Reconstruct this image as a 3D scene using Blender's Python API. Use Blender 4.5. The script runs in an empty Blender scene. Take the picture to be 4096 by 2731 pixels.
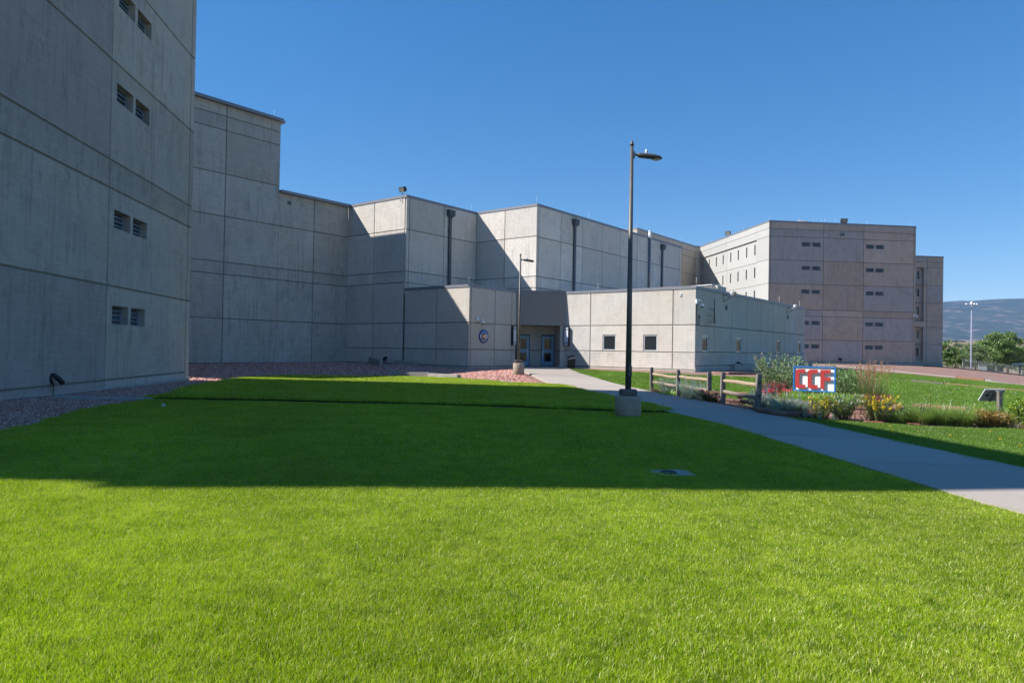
import bpy, bmesh, math, random
import numpy as np
from mathutils import Vector, Matrix
from mathutils.geometry import delaunay_2d_cdt, tessellate_polygon

S = bpy.context.scene
COL = S.collection
R = math.radians

# ------------------------------------------------------------------ camera
PITCH, ROLL, FPX = 0.0108881, -0.0174421, 2758.94
cp, sp = math.cos(PITCH), math.sin(PITCH)
fwd = Vector((0, cp, sp)); rgt = Vector((1, 0, 0)); dwn = Vector((0, sp, -cp))
c_, s_ = math.cos(ROLL), math.sin(ROLL)
r2 = rgt * c_ + dwn * s_
d2 = rgt * (-s_) + dwn * c_
cam_d = bpy.data.cameras.new('camera')
cam = bpy.data.objects.new('camera', cam_d); COL.objects.link(cam)
m = Matrix.Identity(4)
for i in range(3):
    m[i][0] = r2[i]; m[i][1] = -d2[i]; m[i][2] = -fwd[i]
m[0][3], m[1][3], m[2][3] = 0, 0, 1.6
cam.matrix_world = m
cam_d.sensor_width = 36; cam_d.lens = FPX / 4096 * 36
cam_d.clip_start = 0.1; cam_d.clip_end = 30000
S.camera = cam

# ------------------------------------------------------------------ light
SUN_YAW, SUN_EL = R(87.5), R(41.2)          # heading the light travels to, clockwise from +Y
w = bpy.data.worlds.new('World'); S.world = w; w.use_nodes = True
nt = w.node_tree
sky = nt.nodes.new('ShaderNodeTexSky'); sky.sky_type = 'NISHITA'; sky.sun_disc = False
sky.sun_elevation = SUN_EL; sky.sun_rotation = SUN_YAW + math.pi
sky.altitude = 1600; sky.air_density = 1.0; sky.dust_density = 0.1; sky.ozone_density = 3.5
gm = nt.nodes.new('ShaderNodeGamma'); gm.inputs[1].default_value = 0.62; nt.links.new(sky.outputs[0], gm.inputs[0])
hs = nt.nodes.new('ShaderNodeHueSaturation'); hs.inputs['Hue'].default_value = 0.507; hs.inputs['Saturation'].default_value = 1.66; nt.links.new(gm.outputs[0], hs.inputs['Color'])
bg = nt.nodes['Background']; nt.links.new(hs.outputs[0], bg.inputs[0]); bg.inputs[1].default_value = 0.126
sd = bpy.data.lights.new('sun', 'SUN'); sd.energy = 3.75; sd.angle = R(0.53); sd.color = (1, 0.975, 0.94)
sun = bpy.data.objects.new('sun', sd); COL.objects.link(sun)
ld = Vector((math.sin(SUN_YAW) * math.cos(SUN_EL), math.cos(SUN_YAW) * math.cos(SUN_EL), -math.sin(SUN_EL)))
sun.rotation_euler = ld.to_track_quat('-Z', 'Y').to_euler(); sun.location = (-60, 0, 60)
S.view_settings.view_transform = 'Standard'; S.view_settings.look = 'None'
S.view_settings.exposure = 1.15; S.view_settings.gamma = 1
S.cycles.use_denoising = True
S.cycles.max_bounces = 8; S.cycles.diffuse_bounces = 4; S.cycles.transparent_max_bounces = 6
S.cycles.use_adaptive_sampling = True; S.cycles.adaptive_threshold = 0.02

# ------------------------------------------------------------------ directions of the plan
Y0 = -0.117517
def dv(a): return Vector((math.sin(Y0 + R(a)), math.cos(Y0 + R(a))))
DT, DB, DL, DR = dv(0), dv(45), dv(-45), dv(90)

# ------------------------------------------------------------------ terrain
CP = np.array([(0,0,0),(-8,4,0.02),(8,4,-.06),(0,9,-.02),(4.5,8.3,-.1),(-7,9,.03),(7,9,-.08),(0,-12,0),(-12,-12,.05),(12,-12,-.1),(40,-12,-.3),(-40,-12,.1),
(-12.2,13,.13),(-12.6,17,.15),(-13.4,24,.07),(-14.1,30.06,.0),(-9.9,18.9,0),(-5.2,20,-.08),(2.7,17.5,-.05),(-6,31,-.08),(2.9,30.5,-.22),(6.6,30.5,-.28),(8.2,24,-.2),(7,19.7,-.12),(8.5,14,-.12),
(-18.5,43.9,.36),(-16,47,.38),(-12.4,51.5,.44),(-7.4,47.6,.42),(-2.84,44,.3),(.24,47.9,.36),(3.7,48.3,.4),(11.3,42.4,.43),(25.9,60.9,.6),(.33,37.5,.2),(5,40,.15),
(-7,38,-.05),(0,33.5,-.1),(14,36,.0),(14,28,-.2),(14,20,-.25),(24,28,-.5),(34,40,-.5),(20,44,.1),(40,70,-.2),(40,52,-.45),(37,98,.3),(58.8,100.5,.24),(64,85,-.95),(70,104,-.3),(90,100,-1.9),(60,60,-1.2),
(-60,40,.5),(-60,90,.5),(0,100,.6),(0,130,.5),(60,130,.0),(120,110,-3.5),(110,60,-3),(60,10,-.6),(30,8,-.3),(120,150,-4),(-40,150,.5),(70,160,-2.2)], float)
def _U(q): return np.where(q > 1e-12, q * np.log(q + 1e-12), 0) * .5
_n = len(CP); _P = np.c_[np.ones(_n), CP[:, :2]]
_A = np.zeros((_n + 3, _n + 3)); _A[:_n, :_n] = _U(((CP[:, None, :2] - CP[None, :, :2]) ** 2).sum(-1)) + 2.0 * np.eye(_n)
_A[:_n, _n:] = _P; _A[_n:, :_n] = _P.T
_W = np.linalg.solve(_A, np.r_[CP[:, 2], 0, 0, 0])
def hgt(x, y):
    x = np.atleast_1d(np.asarray(x, float)); y = np.atleast_1d(np.asarray(y, float))
    q = (x[:, None] - CP[None, :, 0]) ** 2 + (y[:, None] - CP[None, :, 1]) ** 2
    return _U(q) @ _W[:-3] + _W[-3] + _W[-2] * x + _W[-1] * y
def gz(x, y): return float(hgt(x, y)[0])

# ------------------------------------------------------------------ materials
class NT:
    def __init__(s, name):
        s.m = bpy.data.materials.new(name); s.m.use_nodes = True
        s.t = s.m.node_tree; s.b = s.t.nodes['Principled BSDF']; s.out = s.t.nodes['Material Output']
        s.b.inputs['Roughness'].default_value = 0.8
    def n(s, typ, inp=None, **kw):
        nd = s.t.nodes.new(typ)
        for k, v in kw.items(): setattr(nd, k, v)
        for k, v in (inp or {}).items(): s.put(nd.inputs[k], v)
        return nd
    def put(s, sock, v):
        if isinstance(v, bpy.types.NodeSocket): s.t.links.new(v, sock)
        elif isinstance(v, bpy.types.Node): s.t.links.new(v.outputs[0], sock)
        else: sock.default_value = v
    def pos(s, scale=(1, 1, 1), rot=0):
        g = s.n('ShaderNodeNewGeometry')
        mp = s.n('ShaderNodeMapping', {'Vector': g.outputs['Position'], 'Scale': scale, 'Rotation': (0, 0, rot)})
        return mp.outputs[0]
    def noise(s, vec, scale, detail=4, rough=.6, dist=0):
        return s.n('ShaderNodeTexNoise', {'Vector': vec, 'Scale': scale, 'Detail': detail, 'Roughness': rough, 'Distortion': dist}).outputs['Fac']
    def ramp(s, fac, a, b, ca=(0, 0, 0, 1), cb=(1, 1, 1, 1)):
        r = s.n('ShaderNodeValToRGB', {'Fac': fac}); e = r.color_ramp.elements
        e[0].position = a; e[1].position = b; e[0].color = ca; e[1].color = cb
        return r.outputs[0]
    def mix(s, fac, a, b, mode='MIX'):
        nd = s.n('ShaderNodeMix', data_type='RGBA', blend_type=mode)
        s.put(nd.inputs[0], fac); s.put(nd.inputs[6], a if not isinstance(a, tuple) else (*a, 1)[:4]); s.put(nd.inputs[7], b if not isinstance(b, tuple) else (*b, 1)[:4])
        return nd.outputs[2]
    def math(s, op, a, b=0.0):
        nd = s.n('ShaderNodeMath', operation=op); s.put(nd.inputs[0], a); s.put(nd.inputs[1], b); return nd.outputs[0]
    def island(s): return s.n('ShaderNodeNewGeometry').outputs['Random Per Island']
    def maprange(s, v, a, b, c, d):
        return s.n('ShaderNodeMapRange', {'Value': v, 'From Min': a, 'From Max': b, 'To Min': c, 'To Max': d}).outputs[0]
    def bump(s, h, strength=.3, dist=.01):
        b = s.n('ShaderNodeBump', {'Height': h, 'Strength': strength, 'Distance': dist}); s.put(s.b.inputs['Normal'], b); return b
    def col(s, c): s.put(s.b.inputs['Base Color'], c if not isinstance(c, tuple) else (*c, 1)[:4])

MATS = {}
def plain(name, c, rough=.6, metal=0.0, var=.08, scale=6.0):
    if name in MATS: return MATS[name]
    t = NT(name)
    nz = t.noise(t.pos(), scale, 5)
    k = t.maprange(nz, .3, .7, 1 - var, 1 + var)
    t.col(t.mix(1.0, c, t.n('ShaderNodeCombineColor', {0: k, 1: k, 2: k}), 'MULTIPLY'))
    t.b.inputs['Roughness'].default_value = rough; t.b.inputs['Metallic'].default_value = metal
    MATS[name] = t.m; return t.m

PALE = [(-14.0, 25.7, 12.0, .55), (-14.1, 26.4, 2.35, .22), (-13.0, 18.4, 9.6, .35)]
def concrete(name, base, streak=.35, brush=.10, blotch=.22, isl=.16, tint=(.36, .27, .18), warm=.25, zt=None, island_tint=None, dirt=.45):
    """cast panels: tone varies per panel, rain streaks, trowel marks, dark blotches, hairline cracks"""
    t = NT(name); g = t.island()
    col = (*base, 1)
    k = t.maprange(g, 0, 1, 1 - isl, 1 + isl)
    c = t.mix(1.0, col, t.n('ShaderNodeCombineColor', {0: k, 1: k, 2: k}), 'MULTIPLY')
    # warm / cool drift
    wn = t.ramp(t.noise(t.pos((1, 1, 1)), .35, 3), .35, .68)
    c = t.mix(t.math('MULTIPLY', wn, warm), c, (tint[0] * base[0] * 2.9, tint[1] * base[1] * 3.4, tint[2] * base[2] * 4.2))
    if island_tint:
        gi = t.n('ShaderNodeMath', {0: t.math('MULTIPLY', g, 7.31)}, operation='FRACT').outputs[0]
        c = t.mix(t.ramp(gi, .55, .75), c, island_tint)
    # trowel / form marks, long in the horizontal
    br = t.noise(t.pos((.8, .8, 9)), 1.6, 6, .65, .4)
    kk = t.maprange(br, .3, .7, 1 - brush, 1 + brush)
    c = t.mix(1.0, c, t.n('ShaderNodeCombineColor', {0: kk, 1: kk, 2: kk}), 'MULTIPLY')
    # fine grain
    fg = t.maprange(t.noise(t.pos(), 26, 3, .7), .3, .7, .93, 1.07)
    c = t.mix(1.0, c, t.n('ShaderNodeCombineColor', {0: fg, 1: fg, 2: fg}), 'MULTIPLY')
    # vertical rain streaks
    st = t.ramp(t.noise(t.pos((3.2, 3.2, .16)), 1.5, 6, .72, .3), .50, .72)
    area = t.ramp(t.noise(t.pos(), .45, 3), .38, .62)
    c = t.mix(t.math('MULTIPLY', t.math('MULTIPLY', st, area), streak), c, (base[0] * .38, base[1] * .38, base[2] * .40))
    # blotches
    bl = t.ramp(t.noise(t.pos((1, 1, .8)), .95, 9, .78, .6), .50, .74)
    c = t.mix(t.math('MULTIPLY', bl, blotch), c, (base[0] * .5, base[1] * .5, base[2] * .5))
    lt = t.ramp(t.noise(t.pos((1, 1, .5)), .8, 5, .6, .2), .58, .78)
    c = t.mix(t.math('MULTIPLY', lt, .22), c, (min(1, base[0] * 1.35), min(1, base[1] * 1.36), min(1, base[2] * 1.4)))
    # drips and smears of dirt, taller than wide, of very uneven strength
    dr = t.ramp(t.noise(t.pos((2.2, 2.2, .55)), 1.3, 9, .80, .9), .535, .68)
    c = t.mix(t.math('MULTIPLY', t.math('MULTIPLY', dr, t.ramp(t.noise(t.pos(), .33, 4, .6), .36, .60)), dirt), c, (base[0] * .36, base[1] * .35, base[2] * .34))
    # short dark scratches
    sc = t.ramp(t.noise(t.pos((3.2, 3.2, 1.3)), 1.7, 9, .82, 1.4), .625, .69)
    c = t.mix(t.math('MULTIPLY', sc, .6), c, (base[0] * .33, base[1] * .31, base[2] * .30))
    if name == 'concrete_tower':               # pale lime blooms on the near tower
        for (px_, py_, pz_, pr_) in PALE:
            dv_ = t.n('ShaderNodeVectorMath', {0: t.n('ShaderNodeNewGeometry').outputs['Position'], 1: (px_, py_, pz_)}, operation='DISTANCE').outputs['Value']
            f = t.math('MULTIPLY', t.n('ShaderNodeMapRange', {'Value': dv_, 'From Min': pr_ * .4, 'From Max': pr_ * 1.3, 'To Min': 1, 'To Max': 0}).outputs[0], t.ramp(t.noise(t.pos((1, 1, .6)), 5, 6, .75, .8), .40, .60))
            c = t.mix(t.math('MULTIPLY', f, .6), c, (.62, .62, .60))
    if zt:                                     # damp stain along the bands between storeys
        sx = t.n('ShaderNodeSeparateXYZ', {0: t.n('ShaderNodeNewGeometry').outputs['Position']})
        for (za, zb) in zt:
            a = t.n('ShaderNodeMapRange', {'Value': sx.outputs[2], 'From Min': za - .3, 'From Max': zb, 'To Min': 0, 'To Max': 1}).outputs[0]
            b = t.n('ShaderNodeMapRange', {'Value': sx.outputs[2], 'From Min': zb, 'From Max': zb + .02, 'To Min': 1, 'To Max': 0}).outputs[0]
            drip = t.math('MULTIPLY', t.ramp(t.noise(t.pos((4, 4, .7)), 1.2, 7, .75), .40, .66), t.ramp(t.noise(t.pos(), .6, 4), .42, .60))
            f = t.math('MULTIPLY', t.math('MULTIPLY', a, b), t.math('MULTIPLY', drip, .50))
            c = t.mix(f, c, (base[0] * .36, base[1] * .36, base[2] * .36))
    t.col(c); t.b.inputs['Roughness'].default_value = .88
    t.b.inputs['Specular IOR Level'].default_value = .25
    hh = t.math('ADD', t.math('MULTIPLY', t.noise(t.pos(), 30, 4, .7), .4), t.math('MULTIPLY', br, .8))
    t.bump(hh, .35, .008)
    MATS[name] = t.m; return t.m

C_TOWER = concrete('concrete_tower', (.46, .42, .37), .75, .10, .55, .17, warm=.4, zt=[(6.7, 7.5), (4.4, 5.38), (1.3, 2.18)], island_tint=(.39, .335, .30), dirt=.8)
C_STEP = concrete('concrete_step', (.50, .47, .425), .7, .12, .6, .17, warm=.4, zt=[(6.15, 6.8), (5.1, 6.0)], dirt=.75)
C_HALL = concrete('concrete_hall', (.61, .56, .50), .5, .10, .45, .12, warm=.2, zt=[(6.1, 6.85)])
C_ENTR = concrete('concrete_entrance', (.535, .50, .455), .35, .07, .35, .08, warm=.45, zt=[(.6, 1.5)])
C_FAR = concrete('concrete_far', (.47, .40, .345), .6, .10, .55, .13, warm=.45, dirt=.6, zt=[(7.05, 7.9), (18.4, 19.3)], island_tint=(.40, .375, .36))
C_PALE = concrete('concrete_pale_face', (.40, .39, .37), .15, .05, .10, .05, warm=.2, dirt=.15)
C_BASE = concrete('concrete_base', (.38, .37, .34), .5, .10, .35, .12, warm=.3)
M_COPE = plain('coping_metal', (.22, .225, .25), .45, .3, .04)
M_FASC = plain('fascia_metal', (.25, .23, .225), .55, .2, .05)
M_GUT = plain('downspout_metal', (.085, .095, .115), .5, .3, .08)
M_JOINT = plain('joint_sealant', (.20, .185, .15), .8, 0, .15)
M_DARK = plain('dark_void', (.012, .013, .016), .5)
M_LOUV = plain('louvre_metal', (.16, .20, .25), .5, .3, .15, 20)
M_ROOF = plain('roof_membrane', (.72, .70, .66), .8)
M_WHITE = plain('white_paint', (.80, .80, .80), .4, 0, .03)
M_BLACK = plain('black_plastic', (.015, .015, .017), .45)
M_GREYM = plain('grey_metal', (.22, .23, .24), .4, .5, .1)
M_LAMP = plain('lamp_bronze', (.105, .095, .085), .5, .15, .25, 3)
M_BLUE_D = plain('door_frame_blue', (.015, .075, .17), .4)
M_BLUE_L = plain('door_leaf_blue', (.24, .40, .58), .4)
M_ALU = plain('aluminium', (.62, .63, .64), .35, .4, .04)
M_RUBBER = plain('rubber_mat', (.012, .014, .016), .9)
def glass(name, c=(.02, .025, .03)):
    t = NT(name); t.col(c); t.b.inputs['Roughness'].default_value = .05; t.b.inputs['Specular IOR Level'].default_value = .8
    MATS[name] = t.m; return t.m
M_GLASS = glass('window_glass')

def wood(name, a, b, sc=(14, 14, 1.2), rough=.85):
    t = NT(name)
    tc = t.n('ShaderNodeTexCoord').outputs['Object']
    mp = t.n('ShaderNodeMapping', {'Vector': tc, 'Scale': sc}).outputs[0]
    nz = t.noise(mp, 3, 6, .7, .6)
    c = t.mix(t.ramp(nz, .35, .65), a, b)
    k = t.ramp(t.noise(mp, 9, 4, .8, .2), .56, .64)
    c = t.mix(t.math('MULTIPLY', k, .6), c, (a[0] * .25, a[1] * .25, a[2] * .25))
    t.col(c); t.bump(nz, .6, .01); t.b.inputs['Roughness'].default_value = rough
    MATS[name] = t.m; return t.m
M_POST = wood('weathered_post', (.10, .085, .075), (.27, .235, .20))
M_RAIL = wood('split_rail', (.22, .15, .09), (.46, .35, .23), (1.4, 9, 9))
M_RAILG = wood('split_rail_grey', (.17, .13, .10), (.34, .27, .20), (1.4, 9, 9))
M_TIMB = wood('landscape_timber', (.20, .10, .055), (.36, .20, .12), (2, 9, 9))
M_TIMBG = wood('grey_timber', (.12, .095, .08), (.20, .165, .14), (2, 9, 9))

# ------------------------------------------------------------------ mesh builder
class MB:
    def __init__(s): s.v = []; s.f = []; s.mi = []; s.sm = []
    def add(s, vs, fs, mi=0, smooth=False):
        o = len(s.v); s.v += [tuple(v) for v in vs]
        for f in fs: s.f.append(tuple(i + o for i in f)); s.mi.append(mi); s.sm.append(smooth)
        return s
    def box(s, c, size, X=(1, 0, 0), Y=(0, 1, 0), Z=(0, 0, 1), mi=0, bev=0.0):
        c = Vector(c); X, Y, Z = Vector(X), Vector(Y), Vector(Z); hx, hy, hz = size[0] / 2, size[1] / 2, size[2] / 2
        if bev <= 0:
            vs = [c + X * (a * hx) + Y * (b * hy) + Z * (d * hz) for a, b, d in [(-1,-1,-1),(1,-1,-1),(1,1,-1),(-1,1,-1),(-1,-1,1),(1,-1,1),(1,1,1),(-1,1,1)]]
            return s.add(vs, [(0,3,2,1),(4,5,6,7),(0,1,5,4),(1,2,6,5),(2,3,7,6),(3,0,4,7)], mi)
        bm = bmesh.new(); bmesh.ops.create_cube(bm, size=1.0)
        for v in bm.verts: v.co = Vector((v.co.x * size[0], v.co.y * size[1], v.co.z * size[2]))
        bmesh.ops.bevel(bm, geom=bm.edges[:], offset=bev, segments=2, affect='EDGES', profile=.6)
        bm.verts.index_update()
        vs = [c + X * v.co.x + Y * v.co.y + Z * v.co.z for v in bm.verts]
        fs = [tuple(v.index for v in f.verts) for f in bm.faces]; bm.free()
        return s.add(vs, fs, mi)
    def tube(s, pts, rad, n=8, mi=0, smooth=True, cap=True):
        pts = [Vector(p) for p in pts]; rad = rad if isinstance(rad, (list, tuple)) else [rad] * len(pts)
        vs = []; prev = None
        for i, p in enumerate(pts):
            t = (pts[min(i + 1, len(pts) - 1)] - pts[max(i - 1, 0)]).normalized()
            if prev is None:
                a = Vector((0, 0, 1)) if abs(t.z) < .9 else Vector((1, 0, 0)); u = t.cross(a).normalized()
            else:
                u = (prev - t * prev.dot(t)).normalized()
            prev = u; w_ = t.cross(u)
            for k in range(n):
                a = 2 * math.pi * k / n; vs.append(p + (u * math.cos(a) + w_ * math.sin(a)) * rad[i])
        fs = []
        for i in range(len(pts) - 1):
            for k in range(n):
                fs.append((i * n + k, i * n + (k + 1) % n, (i + 1) * n + (k + 1) % n, (i + 1) * n + k))
        s.add(vs, fs, mi, smooth)
        if cap:
            o = len(s.v) - len(vs)
            s.f.append(tuple(o + k for k in range(n))[::-1]); s.mi.append(mi); s.sm.append(False)
            o2 = o + (len(pts) - 1) * n
            s.f.append(tuple(o2 + k for k in range(n))); s.mi.append(mi); s.sm.append(False)
        return s
    def lathe(s, c, prof, n=24, mi=0, smooth=True):
        vs = []; fs = []
        for r_, z_ in prof:
            for k in range(n):
                a = 2 * math.pi * k / n; vs.append((c[0] + r_ * math.cos(a), c[1] + r_ * math.sin(a), c[2] + z_))
        for i in range(len(prof) - 1):
            for k in range(n): fs.append((i * n + k, i * n + (k + 1) % n, (i + 1) * n + (k + 1) % n, (i + 1) * n + k))
        fs.append(tuple(range(n))[::-1]); fs.append(tuple((len(prof) - 1) * n + k for k in range(n)))
        return s.add(vs, fs, mi, smooth)
    def prism(s, poly, z0, z1, mi=0, top=True):
        n = len(poly); vs = [(p[0], p[1], z0) for p in poly] + [(p[0], p[1], z1) for p in poly]
        a = sum(poly[i][0] * poly[(i + 1) % n][1] - poly[(i + 1) % n][0] * poly[i][1] for i in range(n))
        fs = [(i, (i + 1) % n, n + (i + 1) % n, n + i) if a > 0 else (i, n + i, n + (i + 1) % n, (i + 1) % n) for i in range(n)]
        tri = tessellate_polygon([[Vector((p[0], p[1], 0)) for p in poly]])
        fs += [tuple(n + k for k in t) for t in tri] + [tuple(k for k in t) for t in tri]
        return s.add(vs, fs, mi)
    def build(s, name, mats, parent=None, obj_loc=None):
        me = bpy.data.meshes.new(name); me.from_pydata(s.v, [], s.f)
        for mt in (mats if isinstance(mats, (list, tuple)) else [mats]): me.materials.append(mt)
        me.polygons.foreach_set('material_index', s.mi); me.polygons.foreach_set('use_smooth', s.sm); me.update()
        o = bpy.data.objects.new(name, me); COL.objects.link(o)
        if parent is not None: attach(o, parent)
        return o
def attach(o, parent):
    """world-placed part under a thing"""
    root = parent; off = Vector((0, 0, 0))
    while root is not None: off += root.location; root = root.parent
    if parent.get('_local'): o.parent = parent
    else:
        o.parent = parent; o.matrix_parent_inverse = Matrix.Translation(-off) if parent.parent is None else Matrix.Identity(4)
def npmesh(name, V, F, mats, parent=None, smooth=False, mi=None):
    me = bpy.data.meshes.new(name); V = np.asarray(V, np.float32); F = np.asarray(F, np.int32)
    k = F.shape[1]
    me.vertices.add(len(V)); me.vertices.foreach_set('co', V.ravel())
    me.loops.add(F.size); me.loops.foreach_set('vertex_index', F.ravel())
    me.polygons.add(len(F)); me.polygons.foreach_set('loop_start', np.arange(0, F.size, k, dtype=np.int32))
    try: me.polygons.foreach_set('loop_total', np.full(len(F), k, np.int32))
    except Exception: pass
    for mt in (mats if isinstance(mats, (list, tuple)) else [mats]): me.materials.append(mt)
    if mi is not None: me.polygons.foreach_set('material_index', np.asarray(mi, np.int32))
    if smooth: me.polygons.foreach_set('use_smooth', np.ones(len(F), bool))
    me.update(calc_edges=True)
    o = bpy.data.objects.new(name, me); COL.objects.link(o)
    if parent is not None: attach(o, parent)
    return o
def thing(name, label, cat, loc=(0, 0, 0), rz=0, group=None, local=False):
    o = bpy.data.objects.new(name, None); COL.objects.link(o); o.location = loc; o.rotation_euler = (0, 0, rz)
    o.empty_display_size = .2
    o['label'] = label; o['category'] = cat
    if group: o['group'] = group
    if local: o['_local'] = 1
    return o
def tag(o, label=None, cat=None, group=None, kind=None):
    if label: o['label'] = label
    if cat: o['category'] = cat
    if group: o['group'] = group
    if kind: o['kind'] = kind
    return o
def dup(root, loc, rz, label, group=None):
    r = root.copy(); COL.objects.link(r); r.location = loc; r.rotation_euler = (0, 0, rz); r['label'] = label
    if group: r['group'] = group
    for ch in list(root.children):
        c = ch.copy(); COL.objects.link(c); c.parent = r
        for g in ch.children:
            d = g.copy(); COL.objects.link(d); d.parent = c
    return r
#%%BUILDINGS
# ------------------------------------------------------------------ facades of cast panels
def P3(P, D, N, s, o, z): return (P[0] + D[0] * s + N[0] * o, P[1] + D[1] * s + N[1] * o, z)
def facade(mb, P, D, N, SS, ZZ, ops=(), jw=.05, jd=.035, base_o=0.0, mi=0, mj=1, dep=.3):
    """panels between the breaks SS x ZZ, sealant joints behind them, openings cut through with their reveals"""
    for i in range(len(SS) - 1):
        for j in range(len(ZZ) - 1):
            s0, s1, z0, z1 = SS[i], SS[i + 1], ZZ[j], ZZ[j + 1]
            a = s0 + (jw / 2 if i > 0 else 0); b = s1 - (jw / 2 if i < len(SS) - 2 else 0)
            c = z0 + (jw / 2 if j > 0 else 0); d = z1 - (jw / 2 if j < len(ZZ) - 2 else 0)
            if b - a < .01: continue
            e = .012
            mine = [q for q in ops if q[0] < b and q[1] > a and q[2] < d and q[3] > c]
            xs = sorted(set([a + e, b - e] + [min(max(q[k], a + e), b - e) for q in mine for k in (0, 1)]))
            zs = sorted(set([c + e, d - e] + [min(max(q[k], c + e), d - e) for q in mine for k in (2, 3)]))
            idx = {}; vs = []; fs = []
            def vid(x, z):
                if (x, z) not in idx: idx[(x, z)] = len(vs); vs.append(P3(P, D, N, x, base_o, z))
                return idx[(x, z)]
            for p in range(len(xs) - 1):
                for q in range(len(zs) - 1):
                    cx, cz = (xs[p] + xs[p + 1]) / 2, (zs[q] + zs[q + 1]) / 2
                    if any(o[0] < cx < o[1] and o[2] < cz < o[3] for o in mine): continue
                    fs.append((vid(xs[p], zs[q]), vid(xs[p + 1], zs[q]), vid(xs[p + 1], zs[q + 1]), vid(xs[p], zs[q + 1])))
            # chamfered rim down to the joint
            rim0 = [(x, zs[0]) for x in xs] + [(xs[-1], z) for z in zs[1:]] + [(x, zs[-1]) for x in xs[-2::-1]] + [(xs[0], z) for z in zs[-2:0:-1]]
            def outer(x, z):
                X = a if x == xs[0] else (b if x == xs[-1] else x); Z = c if z == zs[0] else (d if z == zs[-1] else z)
                return X, Z
            n = len(rim0)
            for k in range(n):
                p0, p1 = rim0[k], rim0[(k + 1) % n]
                i0, i1 = vid(*p0), vid(*p1)
                q0, q1 = outer(*p0), outer(*p1)
                o_ = len(vs); vs.append(P3(P, D, N, q0[0], base_o - jd, q0[1])); vs.append(P3(P, D, N, q1[0], base_o - jd, q1[1]))
                fs.append((i0, o_, o_ + 1, i1))
            mb.add(vs, fs, mi)
    for k in range(1, len(SS) - 1):
        s = SS[k]; zs = [ZZ[0], ZZ[-1]]
        mb.add([P3(P, D, N, s - jw, base_o - jd + .002, zs[0]), P3(P, D, N, s + jw, base_o - jd + .002, zs[0]), P3(P, D, N, s + jw, base_o - jd + .002, zs[1]), P3(P, D, N, s - jw, base_o - jd + .002, zs[1])], [(0, 1, 2, 3)], mj)
    for k in range(1, len(ZZ) - 1):
        z = ZZ[k]
        mb.add([P3(P, D, N, SS[0], base_o - jd + .004, z - jw), P3(P, D, N, SS[-1], base_o - jd + .004, z - jw), P3(P, D, N, SS[-1], base_o - jd + .004, z + jw), P3(P, D, N, SS[0], base_o - jd + .004, z + jw)], [(0, 1, 2, 3)], mj)
    for q in ops:
        dd = q[4] if len(q) > 4 else dep
        a, b, c, d = q[:4]
        F = [P3(P, D, N, a, base_o, c), P3(P, D, N, b, base_o, c), P3(P, D, N, b, base_o, d), P3(P, D, N, a, base_o, d)]
        B = [P3(P, D, N, a, base_o - dd, c), P3(P, D, N, b, base_o - dd, c), P3(P, D, N, b, base_o - dd, d), P3(P, D, N, a, base_o - dd, d)]
        mb.add(F + B, [(0, 1, 5, 4), (1, 2, 6, 5), (2, 3, 7, 6), (3, 0, 4, 7)], mi)
def bar(mb, P, D, N, s0, s1, o0, o1, z0, z1, mi=0, bev=0.0):
    c = P3(P, D, N, (s0 + s1) / 2, (o0 + o1) / 2, (z0 + z1) / 2)
    mb.box(c, (abs(s1 - s0), abs(o1 - o0), abs(z1 - z0)), (D[0], D[1], 0), (N[0], N[1], 0), mi=mi, bev=bev)
def inset(poly, d):
    n = len(poly); A = sum(poly[i][0] * poly[(i + 1) % n][1] - poly[(i + 1) % n][0] * poly[i][1] for i in range(n)); sg = 1 if A > 0 else -1
    out = []
    for i in range(n):
        p, q, r_ = Vector(poly[i - 1]), Vector(poly[i]), Vector(poly[(i + 1) % n])
        e1 = (q - p).normalized(); e2 = (r_ - q).normalized()
        n1 = Vector((-e1.y, e1.x)) * sg; n2 = Vector((-e2.y, e2.x)) * sg
        bis = (n1 + n2); L = bis.length
        bis = bis / L if L > 1e-6 else n1
        out.append(tuple(q + bis * (d / max(.3, bis.dot(n1)))))
    return out
def coping(poly_edges, zt, parent, mat=M_COPE, hgt_=.17):
    mb = MB()
    for (a, b) in poly_edges:
        a, b = Vector(a), Vector(b); D = (b - a).normalized(); N = Vector((D.y, -D.x)); L = (b - a).length
        seg = 0.0
        while seg < L - .01:
            e = min(L, seg + 3.05)
            bar(mb, a, D, N, seg - (.03 if seg == 0 else 0), e - .006 + (.03 if e == L else 0), .035, -.34, zt - hgt_, zt + .012)
            seg = e
    return mb.build('coping', mat, parent)
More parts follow.
